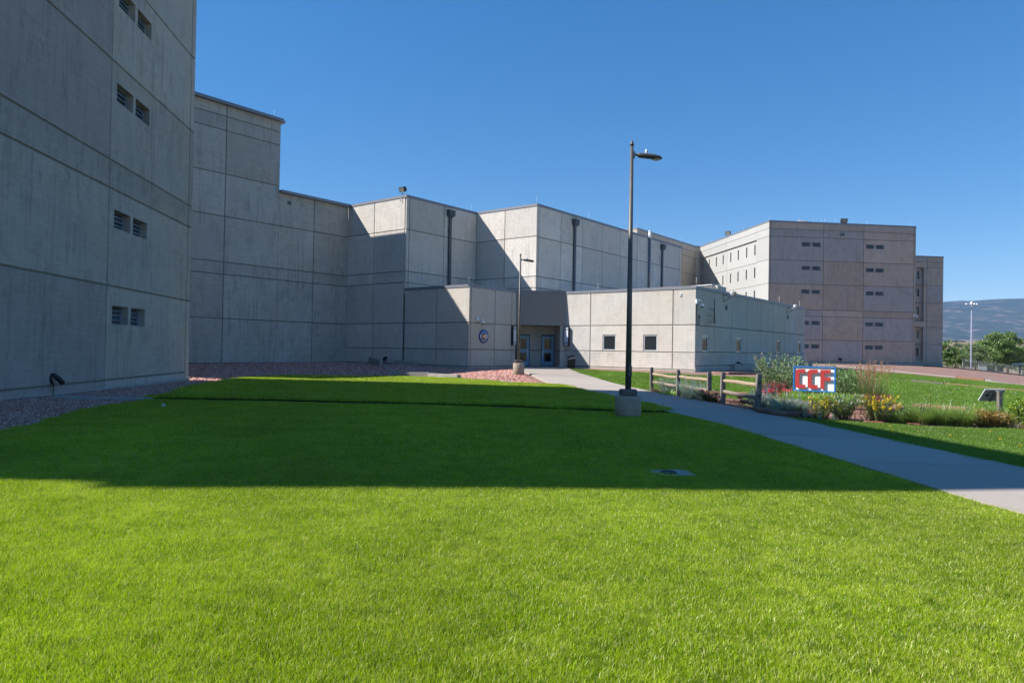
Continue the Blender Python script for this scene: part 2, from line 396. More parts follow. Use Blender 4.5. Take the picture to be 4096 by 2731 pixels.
def louvre(P, D, N, q, parent):
    """recessed ventilator: frame, blades and cross bars"""
    a, b, c, d = q[:4]; dd = q[4]
    f = MB(); w_ = .05
    bar(f, P, D, N, a, a + w_, -dd + .05, -dd, c, d); bar(f, P, D, N, b - w_ * 2, b, -dd + .05, -dd, c, d)
    bar(f, P, D, N, a + w_, b - w_ * 2, -dd + .05, -dd, c, c + w_ * .6); bar(f, P, D, N, a + w_, b - w_ * 2, -dd + .05, -dd, d - w_ * .6, d)
    for k in (1, 2, 3):
        z = c + (d - c) * k / 4; bar(f, P, D, N, a + w_, b - w_ * 2, -dd + .075, -dd + .02, z - .014, z + .014)
    fr = f.build('window', M_ALUB, parent)
    g = MB(); bar(g, P, D, N, a, b, -dd - .02, -dd - .03, c, d, 1)
    n = 14
    for k in range(n):
        z = c + (d - c) * (k + .5) / n; o = -dd + .004
        Zd = Vector((N[0] * .6, N[1] * .6, -.8)); c0 = P3(P, D, N, (a + b) / 2, o, z)
        g.box(c0, (b - a - .04, (d - c) / n * .95, .004), (D[0], D[1], 0), Zd, Vector((D[0], D[1], 0)).cross(Zd), mi=0)
    g.build('louvre', [M_LOUV, M_DARK], fr)
    return fr
M_ALUB = plain('louvre_frame', (.24, .30, .36), .45, .3, .06)
def sash(P, D, N, q, parent, slot=False):
    a, b, c, d = q[:4]; dd = q[4]; w_ = .085 if not slot else .03
    f = MB()
    bar(f, P, D, N, a, a + w_, -dd + .06, -dd, c, d); bar(f, P, D, N, b - w_, b, -dd + .06, -dd, c, d)
    bar(f, P, D, N, a + w_, b - w_, -dd + .06, -dd, c, c + w_); bar(f, P, D, N, a + w_, b - w_, -dd + .06, -dd, d - w_, d)
    fr = f.build('window', M_ALU if not slot else M_GREYM, parent)
    g = MB(); bar(g, P, D, N, a + w_, b - w_, -dd + .02, -dd + .01, c + w_, d - w_)
    g.build('pane', M_GLASS, fr); return fr
def shell(name, label, poly, z0, z1, mat_core, cat='building', core_in=.42, top_drop=.45):
    c = Vector((sum(p[0] for p in poly) / len(poly), sum(p[1] for p in poly) / len(poly), z0))
    t = thing(name, label, cat, c)
    mb = MB(); mb.prism(inset(poly, core_in), z0 - 1.2, z1 - top_drop)
    mb.build('roof', M_ROOF, t)
    return t
def xy(*ps): return [tuple(Vector(p).to_2d()) if len(p) > 2 else tuple(p) for p in ps]
NB = -DL      # outward of the B faces
NLf = -DB     # outward of the L faces
b_ = Vector((-12.413, 51.552)); c0 = Vector((-7.446, 47.635)); d0 = Vector((-2.839, 44.0)); e0 = Vector((.242, 47.905))
f0 = e0 + DR * 3.5; g0 = f0 - DL * 9.60; h0 = g0 + DB * 23.5
i0 = c0 + DB * 7.36; j0 = i0 - DL * 5.78; k0 = j0 + DB * 24.45
T1 = Vector((-14.1, 30.06)); T2 = T1 - DT * 21.9

def rods(t, P, D, N, lst, z):
    mb = None
    for s in lst:
        q = P3(P, D, N, s, -.15, z)
        mb = MB(); mb.tube([q, (q[0] + .006, q[1], q[2] + .55)], [.012, .006], 5)
        mb.build('lightning_rod', M_WHITE, t)

def corner_fill(mb, P, a, b, z0, z1, q=.3):
    c = Vector(P) + (a + b) * (q / 2 + .042); mb.box((c.x, c.y, (z0 + z1) / 2), (q, q, z1 - z0), (a.x, a.y, 0), (b.x, b.y, 0))
# --- near tower on the left
tp = [T1, T2, T2 - DR * 13, T1 - DR * 13]
tower = shell('cell_tower', 'tall grey cell block at the left edge with stacked louvred windows', tp, 0, 17.7, C_TOWER)
mb = MB(); TS = [-21.9, -15.4, -7.72, 0]; TZ = [-.6, .35, 3.44, 6.63, 7.55, 10.81, 13.98, 17.6]
tw = []
for (za, zb) in [(2.19, 2.81), (5.39, 5.99), (9.58, 10.2), (12.75, 13.38), (16.1, 16.7)]:
    for (sa, sb) in [(-7.32, -6.07), (-5.87, -4.66)]: tw.append((sa, sb, za, zb, .27))
facade(mb, T1, DT, DR, TS, TZ, tw)
bar(mb, T1, DT, DR, -.42, 0.0, .0, .03, -.6, 3.40); bar(mb, T1, DT, DR, -.40, 0.0, .0, .03, 3.48, 6.6)
bar(mb, T1, DT, DR, -.40, 0.0, .0, .03, 6.66, 7.52); bar(mb, T1, DT, DR, -.40, 0.0, .0, .03, 7.58, 10.78)
bar(mb, T1, DT, DR, -.40, 0.0, .0, .03, 10.84, 13.95); bar(mb, T1, DT, DR, -.40, 0.0, .0, .03, 14.02, 17.5)
corner_fill(mb, T1, -DR, -DT, -.6, 17.5)
mb.build('wall', [C_TOWER, M_JOINT], tower)
mb = MB()
for (a, b) in [(tp[1], tp[2]), (tp[2], tp[3]), (tp[3], tp[0])]:
    mb.add([(a[0], a[1], -1), (b[0], b[1], -1), (b[0], b[1], 17.6), (a[0], a[1], 17.6)], [(0, 1, 2, 3)])
mb.build('wall', C_TOWER, tower)
mb = MB(); bar(mb, T1, DT, DR, -21.9, .04, -.05, .06, -.8, .11, 0); mb.build('foundation', C_BASE, tower)
coping([(tp[0], tp[1]), (tp[1], tp[2]), (tp[2], tp[3]), (tp[3], tp[0])], 17.7, tower)
for q in tw[:8]: louvre(T1, DT, DR, q, tower)
mb = MB(); q = P3(T2, DT, DR, -.15, -.15, 7.9); mb.box(q, (.6, .9, .7), bev=.2); mb.tube([(q[0], q[1], 7.4), (q[0] - .4, q[1] + .5, 7.2)], .05); mb.build('wall_fixture', M_GREYM, tower)  # unseen box added at the near corner, sized for its bump in the lawn shadow

# --- stepped block (shaded, behind the tower)
def side_quads(mb, pts, z0, z1, skip=()):
    n = len(pts)
    for i in range(n):
        if i in skip: continue
        a, b = pts[i], pts[(i + 1) % n]
        mb.add([(a[0], a[1], z0), (b[0], b[1], z0), (b[0], b[1], z1), (a[0], a[1], z1)], [(0, 1, 2, 3)])
hi = [b_ - DB * 5.87, b_ - DB * 26, b_ - DB * 26 + DL * 12, b_ - DB * 5.87 + DL * 12]
st = shell('stepped_block', 'shaded grey block of stacked concrete panels stepping down right of the tall tower', hi, .3, 16.95, C_STEP)
mb = MB(); facade(mb, b_, DB, NB, [-26, -17, -9.75, -5.87], [-.6, .38, 3.22, 6.03, 6.81, 9.72, 12.42, 15.2, 16.1, 16.85])
facade(mb, b_, DB, NB, [-5.87, -3.02, 0], [-.6, .38, 3.22, 6.03, 6.81, 9.72, 12.03], [(-5.2, -4.95, 11.3, 11.52, .2)])
corner_fill(mb, b_, DB, DL, -.6, 11.95); corner_fill(mb, b_ - DB * 5.87, -DB, DL, 11.9, 16.8)
side_quads(mb, hi, -1, 16.85, (0,))
mb.build('wall', [C_STEP, M_JOINT], st)
lo = [b_, b_ - DB * 5.85, b_ - DB * 5.85 + DL * 12, b_ + DL * 12]
mb = MB(); mb.prism(inset(lo, .42), -1, 11.7); mb.build('roof', M_ROOF, st)
coping([(hi[0], hi[1]), (hi[3], hi[0])], 16.95, st); coping([(lo[0], lo[1])], 12.13, st)
mb = MB(); bar(mb, b_, DB, NB, -26, 0, -.05, .05, -.8, .33, 0); mb.build('foundation', C_BASE, st)
mb = MB(); bar(mb, b_, DB, NB, -5.23, -4.92, -.1, .03, 11.27, 11.55, 0); bar(mb, b_, DB, NB, -5.17, -4.98, .032, .036, 11.33, 11.49, 1); mb.build('vent', [M_GREYM, M_DARK], st)
rods(st, b_, DB, NB, [-6.3, -14], 16.95)

# --- hall block, lit face with the diagonal shadow
hb = [b_, c0, i0, b_ + DB * 7.36]
hall = shell('hall_block', 'square concrete hall with a sunlit face cut by a diagonal shadow and one downspout', hb, .3, 12.13, C_HALL)
mb = MB(); facade(mb, b_, -DL, NLf, [0, 2.96, 6.15], [-.6, .44, 1.5, 3.25, 6.08, 6.86, 9.77, 12.03])
facade(mb, c0, DB, NB, [0, .27, 3.74, 7.36], [5.2, 6.05, 6.86, 9.76, 12.03])
corner_fill(mb, c0, DB, DL, 5.3, 12.0); corner_fill(mb, i0, DB, DL, 5.3, 12.0)
mb.build('wall', [C_HALL, M_JOINT], hall)
coping([(hb[0], hb[1]), (hb[1], hb[2])][::1], 12.13, hall)
mb = MB(); bar(mb, b_, -DL, NLf, 0, 6.2, -.05, .05, -.8, .42, 0); mb.build('foundation', C_BASE, hall)
def downspout(P, D, N, s, zt, zb, t):
    mb = MB(); w_ = .30
    v = []
    for (ww, oo, z) in [(.34, .36, zt), (.34, .36, zt - .06), (.30, .32, zt - .06), (.30, .32, zt - .36), (.13, .15, zt - .56)]:
        v += [P3(P, D, N, s - ww, 0.003, z), P3(P, D, N, s + ww, 0.003, z), P3(P, D, N, s + ww, oo, z), P3(P, D, N, s - ww, oo, z)]
    fs = [(3, 2, 1, 0)]
    for k in range(4):
        for q in range(4): fs.append((k * 4 + q, k * 4 + (q + 1) % 4, k * 4 + 4 + (q + 1) % 4, k * 4 + 4 + q))
    mb.add(v, fs)
    bar(mb, P, D, N, s - .12, s + .12, .02, .15, zb, zt - .55)
    z = zt - 1.6
    while z > zb: bar(mb, P, D, N, s - .15, s + .15, .0, .155, z, z + .05); z -= 1.5
    bar(mb, P, D, N, s - .1, s + .1, .33, .335, zt - .2, zt - .14, 1)
    o = mb.build('downspout', [M_GUT, M_DARK], t); return o
downspout(c0, DB, NB, 4.29, 11.75, 5.5, hall)
rods(hall, c0, DB, NB, [.1, 6.9], 12.13)

# --- long hall
lh = [j0 + DL * 16, j0, k0, k0 + DL * 16]
long_ = shell('long_hall_block', 'long windowless concrete hall with two dark downspouts and a pale vent pipe', lh, .3, 12.15, C_HALL)
mb = MB(); facade(mb, j0, DL, NLf, [0, 2.97, 5.78, 16], [5.2, 6.06, 6.89, 9.8, 12.05])
facade(mb, j0, DB, NB, [0, .25, 3.1, 6.15, 9.15, 12.25, 15.25, 18.3, 21.3, 24.1, 24.45], [5.2, 6.06, 6.89, 9.77, 12.05])
side_quads(mb, lh, 4, 12.05, (0, 1))
corner_fill(mb, j0, DB, DL, 5.3, 12.0); corner_fill(mb, k0, -DB, DL, 5.3, 12.0)
mb.build('wall', [C_HALL, M_JOINT], long_)
coping([(j0 + DL * 8, j0), (j0, k0), (k0, k0 + DL * 16)], 12.15, long_)
downspout(j0, DB, NB, 4.9, 11.75, 5.5, long_); downspout(j0, DB, NB, 20.1, 11.75, 5.5, long_)
mb = MB(); q = P3(j0, DB, NB, 17.4, .14, 0); mb.tube([(q[0], q[1], 5.5), (q[0], q[1], 12.0)], .11, 12, 0); mb.tube([(q[0], q[1], 12.0), (q[0], q[1], 12.6)], .13, 12, 1); mb.tube([(q[0], q[1], 12.6), (q[0], q[1], 12.68)], .17, 12, 1)
mb.build('vent_pipe', [M_GREYM, M_WHITE], long_)
rods(long_, j0, DB, NB, [.15, 7.2, 14.9], 12.15)

# --- entrance building
e1 = e0 + DR * .1; e2 = e1 + DT * 2.0; e3 = e0 + DR * 3.15 + DT * 2.0; e4 = e0 + DR * 3.15
ep = [c0, d0, e0, e1, e2, e3, e4, f0, g0, h0, h0 + DL * 6, k0, j0, i0]
epc = [c0, d0, e0 - DR * .5 + DT * .1, e0 - DR * .5 + DT * 2.3, f0 + DR * .5 + DT * 2.3, f0 + DR * .5 + DT * .1, g0, h0, h0 + DL * 6, k0 + DL * 1.5, i0 + DB * 7 + DL * 1.0, c0 + DB * 5]
entr = shell('entrance_building', 'low entrance building with two blue glazed doors under a dark metal canopy', epc, .3, 5.67, C_ENTR, top_drop=.35)
mb = MB(); facade(mb, c0, -DL, NLf, [0, 3.05, 5.97], [-.6, .44, 1.52, 3.25, 5.55])
bar(mb, c0, -DL, NLf, -.06, .06, -.08, -.031, -.6, 5.45, 1)
facade(mb, d0, DB, NB, [0, .28, 2.7, 4.5, 4.98], [-.6, .44, 1.53, 3.24, 5.55])
facade(mb, e2, DR, -DT, [0, .42, 3.05], [-.6, 1.53, 3.35], [(.27, 1.2, .40, 2.69, .1), (2.02, 3.0, .40, 2.69, .1)])
mb.add([P3(e1, DT, DR, 0, 0, -.6), P3(e1, DT, DR, 2, 0, -.6), P3(e1, DT, DR, 2, 0, 3.35), P3(e1, DT, DR, 0, 0, 3.35)], [(0, 1, 2, 3)])
facade(mb, e4, DT, -DR, [0, 2.0], [-.6, 1.53, 3.35])
facade(mb, e4, DR, -DT, [0, .35], [-.6, 1.53, 3.35])
aw = [(3.03, 4.05, 1.61, 2.67, .10), (6.06, 7.06, 1.61, 2.67, .10)]
facade(mb, f0, -DL, NLf, [0, 2.05, 5.08, 8.1, 9.6], [-.6, .5, 1.57, 3.28, 5.55], aw)
bw = [(1.07, 2.06, 1.63, 2.66, .09), (6.97, 7.95, 1.63, 2.66, .09), (15.7, 16.67, 1.63, 2.66, .09), (21.45, 22.4, 1.63, 2.66, .09)]
facade(mb, g0, DB, NB, [0, 3.02, 6.0, 9.0, 11.95, 14.8, 17.7, 20.5, 23.5], [-.6, .75, 1.62, 3.27, 5.5], bw)
facade(mb, h0, DL, DB, [0, 6], [-.6, 3.27, 5.5])
corner_fill(mb, d0, DB, DL, -.6, 5.5); corner_fill(mb, g0, DB, DL, -.6, 5.5); corner_fill(mb, f0, DB, DL, -.6, 3.2); corner_fill(mb, h0, -DB, DL, -.6, 5.45)
mb.build('wall', [C_ENTR, M_JOINT], entr)
mb = MB(); bar(mb, c0, -DL, NLf, 0, 6.02, -.05, .05, -.8, .42); bar(mb, d0, DB, NB, -.05, 5.0, -.05, .05, -.8, .40)
bar(mb, f0, -DL, NLf, 0, 9.65, -.05, .05, -.8, .47); bar(mb, g0, DB, NB, -.05, 23.5, -.05, .05, -.8, .62)
mb.build('foundation', C_BASE, entr)
coping([(c0, d0), (d0, e0)], 5.67, entr); coping([(f0, g0), (g0, h0)], 5.67, entr)
for q in aw: sash(f0, -DL, NLf, q, entr)
for q in bw: sash(g0, DB, NB, q, entr)
mb = MB(); N_ = -DT
bar(mb, e0, DR, N_, -.09, 3.55, .02, -2.1, 3.28, 5.66, 0, bev=.015)
for k in range(1, 12): bar(mb, e0, DR, N_, -.09 + k * .303, -.085 + k * .303, .0215, .018, 3.3, 5.5, 1)
bar(mb, e0, DR, N_, -.12, 3.58, .05, -.1, 5.5, 5.7, 0)
mb.build('canopy', [M_FASC, M_GUT], entr)
# doors
for (a, b, hs) in [(.27, 1.2, 1), (2.02, 3.0, -1)]:
    P, D, N = e2, DR, -DT
    f = MB(); bar(f, P, D, N, a, a + .06, .02, -.1, .40, 2.69); bar(f, P, D, N, b - .06, b, .02, -.1, .40, 2.69); bar(f, P, D, N, a + .06, b - .06, .02, -.1, 2.57, 2.69)
    dr = f.build('door', M_BLUE_D, entr)
    l = MB(); x0, x1 = a + .06, b - .06; zb, zt = .42, 2.57; m_ = .17
    bar(l, P, D, N, x0, x0 + m_, -.02, -.07, zb, zt); bar(l, P, D, N, x1 - m_, x1, -.02, -.07, zb, zt)
    for (q0, q1) in [(zb, zb + .32), (1.36, 1.64), (2.38, zt)]: bar(l, P, D, N, x0 + m_, x1 - m_, -.02, -.07, q0, q1)
    l.build('door_leaf', M_BLUE_L, dr)
    for (q0, q1) in [(zb + .32, 1.36), (1.64, 2.38)]:
        g = MB(); bar(g, P, D, N, x0 + m_, x1 - m_, -.04, -.05, q0, q1); g.build('pane', M_GLASS, dr)
    g = MB(); hx = (x1 - .09) if hs > 0 else (x0 + .09)
    bar(g, P, D, N, hx - .035, hx + .035, -.018, -.005, 1.2, 1.6); bar(g, P, D, N, hx - .015, hx + .015, .03, .045, 1.24, 1.42); bar(g, P, D, N, hx - .015, hx + .015, -.01, .04, 1.40, 1.43); bar(g, P, D, N, hx - .015, hx + .015, -.01, .04, 1.23, 1.26)
    g.build('handle', M_ALU, dr)
# landing slab and mat
mb = MB(); mb.prism([tuple(e1 + DT * 2.0 + DR * .02), tuple(e3), tuple(e4), tuple(f0 - DT * .3), tuple(f0 - DT * 1.6 + DR * .2), tuple(e0 - DT * 1.6 + DR * .1), tuple(e1)], .1, .405)
tag(mb.build('landing', plain('landing_concrete', (.36, .34, .31), .85)), kind='structure')
mb = MB(); bar(mb, e0, DR, -DT, .35, 3.0, .1, -1.1, .405, .42, 0, bev=.004)
tag(mb.build('door_mat', M_RUBBER), 'wide black rubber mat in front of the two blue doors', 'doormat')
rods(entr, g0, DB, NB, [16.7, 22.3], 5.67); rods(entr, f0, -DL, NLf, [2.5, 9.55], 5.67); rods(entr, d0, DB, NB, [.2], 5.67)
# roof plant on the entrance building
M_BEIGE = plain('beige_sheet_metal', (.52, .47, .40), .6)
rp = g0 + DL * 2.0 + DB * 4.2
hv = thing('roof_air_unit', 'beige rooftop air unit with a raised lid on the entrance roof', 'air unit', (rp.x, rp.y, 5.3))
mb = MB(); mb.box((rp.x - .9, rp.y, 5.62), (2.4, 1.6, .72), (-DL.x, -DL.y, 0), (DB.x, DB.y, 0), bev=.02); mb.build('housing', M_BEIGE, hv)
mb = MB(); mb.box((rp.x + .9, rp.y - .4, 5.70), (1.9, 1.5, .62), (-DL.x, -DL.y, 0), (DB.x, DB.y, 0), bev=.02); mb.build('housing', M_BEIGE, hv)
mb = MB(); mb.box((rp.x + .45, rp.y - .2, 6.08), (2.3, 1.9, .04), (-DL.x, -DL.y, .03), (DB.x, DB.y, .06)); mb.build('lid', M_WHITE, hv)
for k in range(5):
    mb = MB(); mb.tube([(rp.x + .1 + k * .17, rp.y - 1.0 - k * .12, 5.9), (rp.x + .1 + k * .17, rp.y - 1.0 - k * .12, 6.0)], .04, 8); mb.build('vent_cap', M_ALU, hv)
rp2 = g0 + DL * 3.5 + DB * 9
mb = MB(); mb.box((rp2.x, rp2.y, 5.75), (2.2, 5.5, .7), (-DL.x, -DL.y, 0), (DB.x, DB.y, 0), bev=.03)
tag(mb.build('roof_duct_box', M_BEIGE), 'long low grey-beige duct box behind the raised lid on the entrance roof', 'duct')

# --- far cell block
Pf = Vector((36.286, 97.899)); Rf = Pf + DR * 22.6; T0f = Pf + DT * 25.3; Qf = T0f - DR * .82; Qe = Qf - DB * 21.92
fp = [Qe, Qf, T0f, Pf, Rf, Rf + DT * 40, Qe + DL * 26]
far = shell('far_cell_block', 'large pinkish brown cell block behind with paired louvres and a bright slotted side', fp, .2, 20.53, C_FAR)
FZ = [-.6, .55, 3.65, 7.02, 7.96, 11.58, 14.95, 18.3, 19.4, 20.43]
fw = []
for (za, zb) in [(17.0, 17.6), (13.62, 14.2), (10.25, 10.83), (5.78, 6.36), (2.44, 3.02)]:
    for (sa, sb) in [(4.97, 6.27), (6.57, 7.83), (14.83, 16.12), (16.34, 17.63)]: fw.append((sa, sb, za, zb, .2))
mb = MB(); facade(mb, Pf, DR, -DT, [0, .25, 8.26, 14.45, 22.3, 22.6], FZ, fw, jw=.07, jd=.04)
corner_fill(mb, Rf, -DR, DT, -.6, 20.4)
mb.build('wall', [C_FAR, M_JOINT], far)
mb = MB()
facade(mb, Pf, DT, -DR, [0, 3.77], FZ, jw=.06, jd=.03)
facade(mb, Pf, DT, -DR, [3.77, 14.4, 25.3], [18.3, 19.4, 20.43], jw=.06, jd=.03)
sw = [(s - .2, s + .2, za, zb, .2) for s in (4.66, 7.38, 10.25, 12.99, 15.88, 18.61, 21.58, 24.14) for (za, zb) in [(16.14, 17.7), (12.77, 14.3), (9.4, 10.9), (5.0, 6.5)]]
facade(mb, Pf, DT, -DR, [3.77, 14.4, 25.3], [-.6, 3.65, 7.5, 11.58, 14.95, 18.3], sw, jw=.06, jd=.03, base_o=-.2)
mb.add([P3(Pf, DT, -DR, 3.77, 0, -.6), P3(Pf, DT, -DR, 3.77, -.2, -.6), P3(Pf, DT, -DR, 3.77, -.2, 18.3), P3(Pf, DT, -DR, 3.77, 0, 18.3)], [(0, 1, 2, 3)])
mb.add([P3(Pf, DT, -DR, 3.77, 0, 18.3), P3(Pf, DT, -DR, 3.77, -.2, 18.3), P3(Pf, DT, -DR, 25.3, -.2, 18.3), P3(Pf, DT, -DR, 25.3, 0, 18.3)], [(0, 1, 2, 3)])
corner_fill(mb, Pf, DR, DT, -.6, 20.4)
mb.build('wall', [C_PALE, M_JOINT], far)
mb = MB(); facade(mb, Qf, DR, -DT, [0, .82], [-.6, 15.3, 18.3, 19.4, 20.43]); mb.add([], [])
facade(mb, Qf, DB, NB, [-21.92, -16.5, -11, -5.6, 0], [-.6, 7.5, 11.6, 15.3, 18.3, 19.4, 20.43], jw=.07)
facade(mb, Qe, DL, NLf, [0, 1.6, 3.1, 26], [-.6, 15.3, 18.3, 20.43], jw=.07)
mb.build('wall', [concrete('concrete_back', (.50, .455, .39), .3, .06, .2, .06, warm=.35), M_JOINT], far)
for q in fw: louvre(Pf, DR, -DT, q, far)
for q in sw[:]:
    if q[2] > 8:
        sash(Pf + DR * .2, DT, -DR, q, far, slot=True)
coping([(Qe + DL * 26, Qe), (Qe, Qf), (Qf, T0f), (T0f, Pf), (Pf, Rf), (Rf, Rf + DT * 40)], 20.53, far, hgt_=.22)
mb = MB(); bar(mb, Pf, DR, -DT, 0, 22.65, -.05, .06, -.8, .36); mb.build('foundation', C_BASE, far)
rods(far, Pf, DR, -DT, [.1, 4.6, 6.7, 7.9, 8.5, 10.1, 15.0, 21.8], 20.53); rods(far, Pf, DT, -DR, [8.5, 17.5, 21.0], 20.53); rods(far, Qf, DB, NB, [-21.7, -13, -6], 20.53)
# things on that roof
def drum(name, label, p, L, r_, mat, D=DR):
    mb = MB(); a = Vector((p[0], p[1], p[2])); mb.tube([a, a + Vector((D.x, D.y, 0)) * .08, a + Vector((D.x, D.y, 0)) * (L - .08), a + Vector((D.x, D.y, 0)) * L], [r_ * .8, r_, r_, r_ * .8], 16)
    mb.box((p[0] + D.x * L / 2, p[1] + D.y * L / 2, p[2] - r_ * .6), (L * .9, r_ * 1.2, r_), (D.x, D.y, 0), (-D.y, D.x, 0))
    return tag(mb.build(name, mat), label, 'roof vent', 'vents on the far cell block roof')
q = Pf + DR * 5.9 + DT * 3; drum('roof_vent', 'brown topped drum vent on the far roof, middle of three', (q.x, q.y, 20.75), 1.6, .5, [plain('rusty_sheet', (.38, .25, .17), .7)])
q = Pf + DR * 8.2 + DT * 3; drum('roof_vent', 'pale green drum vent on the far roof, nearest the floodlight', (q.x, q.y, 20.62), 1.9, .48, [plain('pale_green_sheet', (.42, .48, .45), .6)])
q = Pf + DR * 4.0 + DT * 3; drum('roof_vent', 'low dark vent on the far roof, leftmost of three', (q.x, q.y, 20.45), 1.4, .42, [plain('dark_green_sheet', (.12, .17, .17), .6)])
# --- annex at the far right
A0 = Rf + DT * 4
ap = [A0, A0 + DR * 7.6, A0 + DR * 7.6 + DT * 20, A0 + DT * 20]
anx = shell('far_annex', 'narrow lower annex with a recessed column of slot windows at the far block right end', ap, .2, 16.87, C_FAR, core_in=.75)
voids = [(0, 4.4, .85, 6.0, .4), (0, 4.4, 6.92, 15.06, .4)]
mb = MB(); facade(mb, A0, DR, -DT, [0, 4.9, 7.6], [-.6, .6, 3.4, 6.0, 6.92, 9.7, 12.4, 15.06, 15.96, 16.77], voids, jw=.06)
ww = [(3.5, 3.95, za, zb, .15) for (za, zb) in [(13.37, 14.57), (10.66, 11.9), (7.96, 9.2), (4.34, 5.56), (1.64, 2.86)]]
facade(mb, A0, DR, -DT, [0, 4.4], [.6, 3.4, 6.0, 6.92, 9.7, 12.4, 15.06], ww, base_o=-.4)
side_quads(mb, ap, -1, 16.77, (0,))
mb.build('wall', [C_FAR, M_JOINT], anx)
for q in ww: sash(A0 - (-DT) * .4, DR, -DT, q, anx, slot=True)
coping([(ap[0], ap[1]), (ap[1], ap[2])], 16.87, anx, hgt_=.2)
mb = MB(); bar(mb, A0, DR, -DT, 0, 7.65, -.05, .06, -.8, .6); mb.build('foundation', C_BASE, anx)
#%%GROUND
def in_poly(x, y, poly):
    x = np.asarray(x); y = np.asarray(y); ins = np.zeros(x.shape, bool); n = len(poly)
    for i in range(n):
        x0, y0 = poly[i]; x1, y1 = poly[(i + 1) % n]
        if y0 == y1: continue
        c = ((y0 > y) != (y1 > y)) & (x < (x1 - x0) * (y - y0) / (y1 - y0) + x0)
        ins ^= c
    return ins
def densify(poly, step, closed=True):
    out = []; n = len(poly)
    for i in range(n if closed else n - 1):
        a, b = Vector(poly[i]), Vector(poly[(i + 1) % n]); k = max(1, int((b - a).length / step))
        for q in range(k): out.append(tuple(a.lerp(b, q / k)))
    if not closed: out.append(tuple(poly[-1]))
    return out
def smooth_line(pts, it=2):
    for _ in range(it):
        o = [pts[0]]
        for i in range(len(pts) - 1):
            a, b = Vector(pts[i]), Vector(pts[i + 1]); o += [tuple(a.lerp(b, .25)), tuple(a.lerp(b, .75))]
        o.append(pts[-1]); pts = o
    return pts
def sheet(name, poly, off, mats, step=1.2, skirt=0.0, hf=None):
    bd = densify(poly, step); n = len(bd)
    xs = [p[0] for p in bd]; ys = [p[1] for p in bd]
    gx, gy = np.meshgrid(np.arange(min(xs) + step / 2, max(xs), step), np.arange(min(ys) + step / 2, max(ys), step))
    gx = gx.ravel(); gy = gy.ravel(); k = in_poly(gx, gy, bd); gx = gx[k]; gy = gy[k]
    B = np.array(bd)
    if len(gx):
        dmin = np.full(len(gx), 1e9)
        for a in range(0, len(B)): dmin = np.minimum(dmin, (gx - B[a, 0]) ** 2 + (gy - B[a, 1]) ** 2)
        k = dmin > (step * .4) ** 2; gx = gx[k]; gy = gy[k]
    co = [Vector(p) for p in bd] + [Vector((a, b)) for a, b in zip(gx, gy)]
    vo, _, fo, *_r = delaunay_2d_cdt(co, [(i, (i + 1) % n) for i in range(n)], [tuple(range(n))], 1, 1e-5)
    X = np.array([v.x for v in vo]); Y = np.array([v.y for v in vo])
    Z = (hgt(X, Y) if hf is None else hf(X, Y)) + off
    V = np.c_[X, Y, Z]; vs = [tuple(v) for v in V]
    fs = []
    for f in fo:
        a, b, c = [vo[i] for i in f[:3]]
        fs.append(tuple(f) if (b - a).cross(c - a) > 0 else tuple(f)[::-1])
    mb = MB(); mb.add(vs, fs, 0, True)
    if skirt > 0:
        zb = (hgt(B[:, 0], B[:, 1]) if hf is None else hf(B[:, 0], B[:, 1])) + off
        A = sum(bd[i][0] * bd[(i + 1) % n][1] - bd[(i + 1) % n][0] * bd[i][1] for i in range(n))
        vv = [(bd[i][0], bd[i][1], zb[i]) for i in range(n)] + [(bd[i][0], bd[i][1], zb[i] - skirt) for i in range(n)]
        ff = [((i, n + i, n + (i + 1) % n, (i + 1) % n) if A > 0 else (i, (i + 1) % n, n + (i + 1) % n, n + i)) for i in range(n)]
        mb.add(vv, ff, 0, False)
    return mb.build(name, mats)

# materials of the ground
def mat_ground():
    t = NT('dry_ground'); p = t.pos()
    c = t.mix(t.ramp(t.noise(p, .02, 6), .4, .62), (.25, .18, .11), (.15, .145, .07))
    c = t.mix(t.ramp(t.noise(p, .35, 6, .7), .52, .62), c, (.08, .095, .04))
    t.col(c); t.b.inputs['Roughness'].default_value = .95; return t.m
def mat_gravel(name, cols, sc=30, zs=1):
    t = NT(name); p = t.pos()
    vo = t.n('ShaderNodeTexVoronoi', {'Vector': p, 'Scale': sc}, feature='F1')
    sep = t.n('ShaderNodeSeparateColor', {0: vo.outputs['Color']})
    r = t.n('ShaderNodeValToRGB', {'Fac': sep.outputs[0]}); e = r.color_ramp.elements
    e[0].position = 0; e[0].color = (*cols[0], 1); e[1].position = 1; e[1].color = (*cols[-1], 1)
    for k, c in enumerate(cols[1:-1]):
        q = e.new((k + 1) / (len(cols) - 1)); q.color = (*c, 1)
    big = t.maprange(t.noise(t.pos(), .5, 4), .3, .7, .86, 1.14)
    c = t.mix(1.0, r.outputs[0], t.n('ShaderNodeCombineColor', {0: big, 1: big, 2: big}), 'MULTIPLY')
    gap = t.ramp(vo.outputs['Distance'], .38, .75, (1, 1, 1, 1), (.25, .22, .22, 1))
    c = t.mix(.8, c, gap, 'MULTIPLY')
    t.col(c); t.bump(t.math('SUBTRACT', 1.0, vo.outputs['Distance']), 1.0, .035); t.b.inputs['Roughness'].default_value = .9
    MATS[name] = t.m; return t.m
GC = [(.20, .085, .06), (.36, .19, .14), (.48, .28, .21), (.40, .23, .18), (.58, .42, .33), (.32, .15, .11), (.52, .33, .25)]
M_GRAVEL = mat_gravel('pink_gravel', GC, 26)
M_SOIL = plain('lawn_soil', (.045, .060, .018), .95, 0, .3, 3)
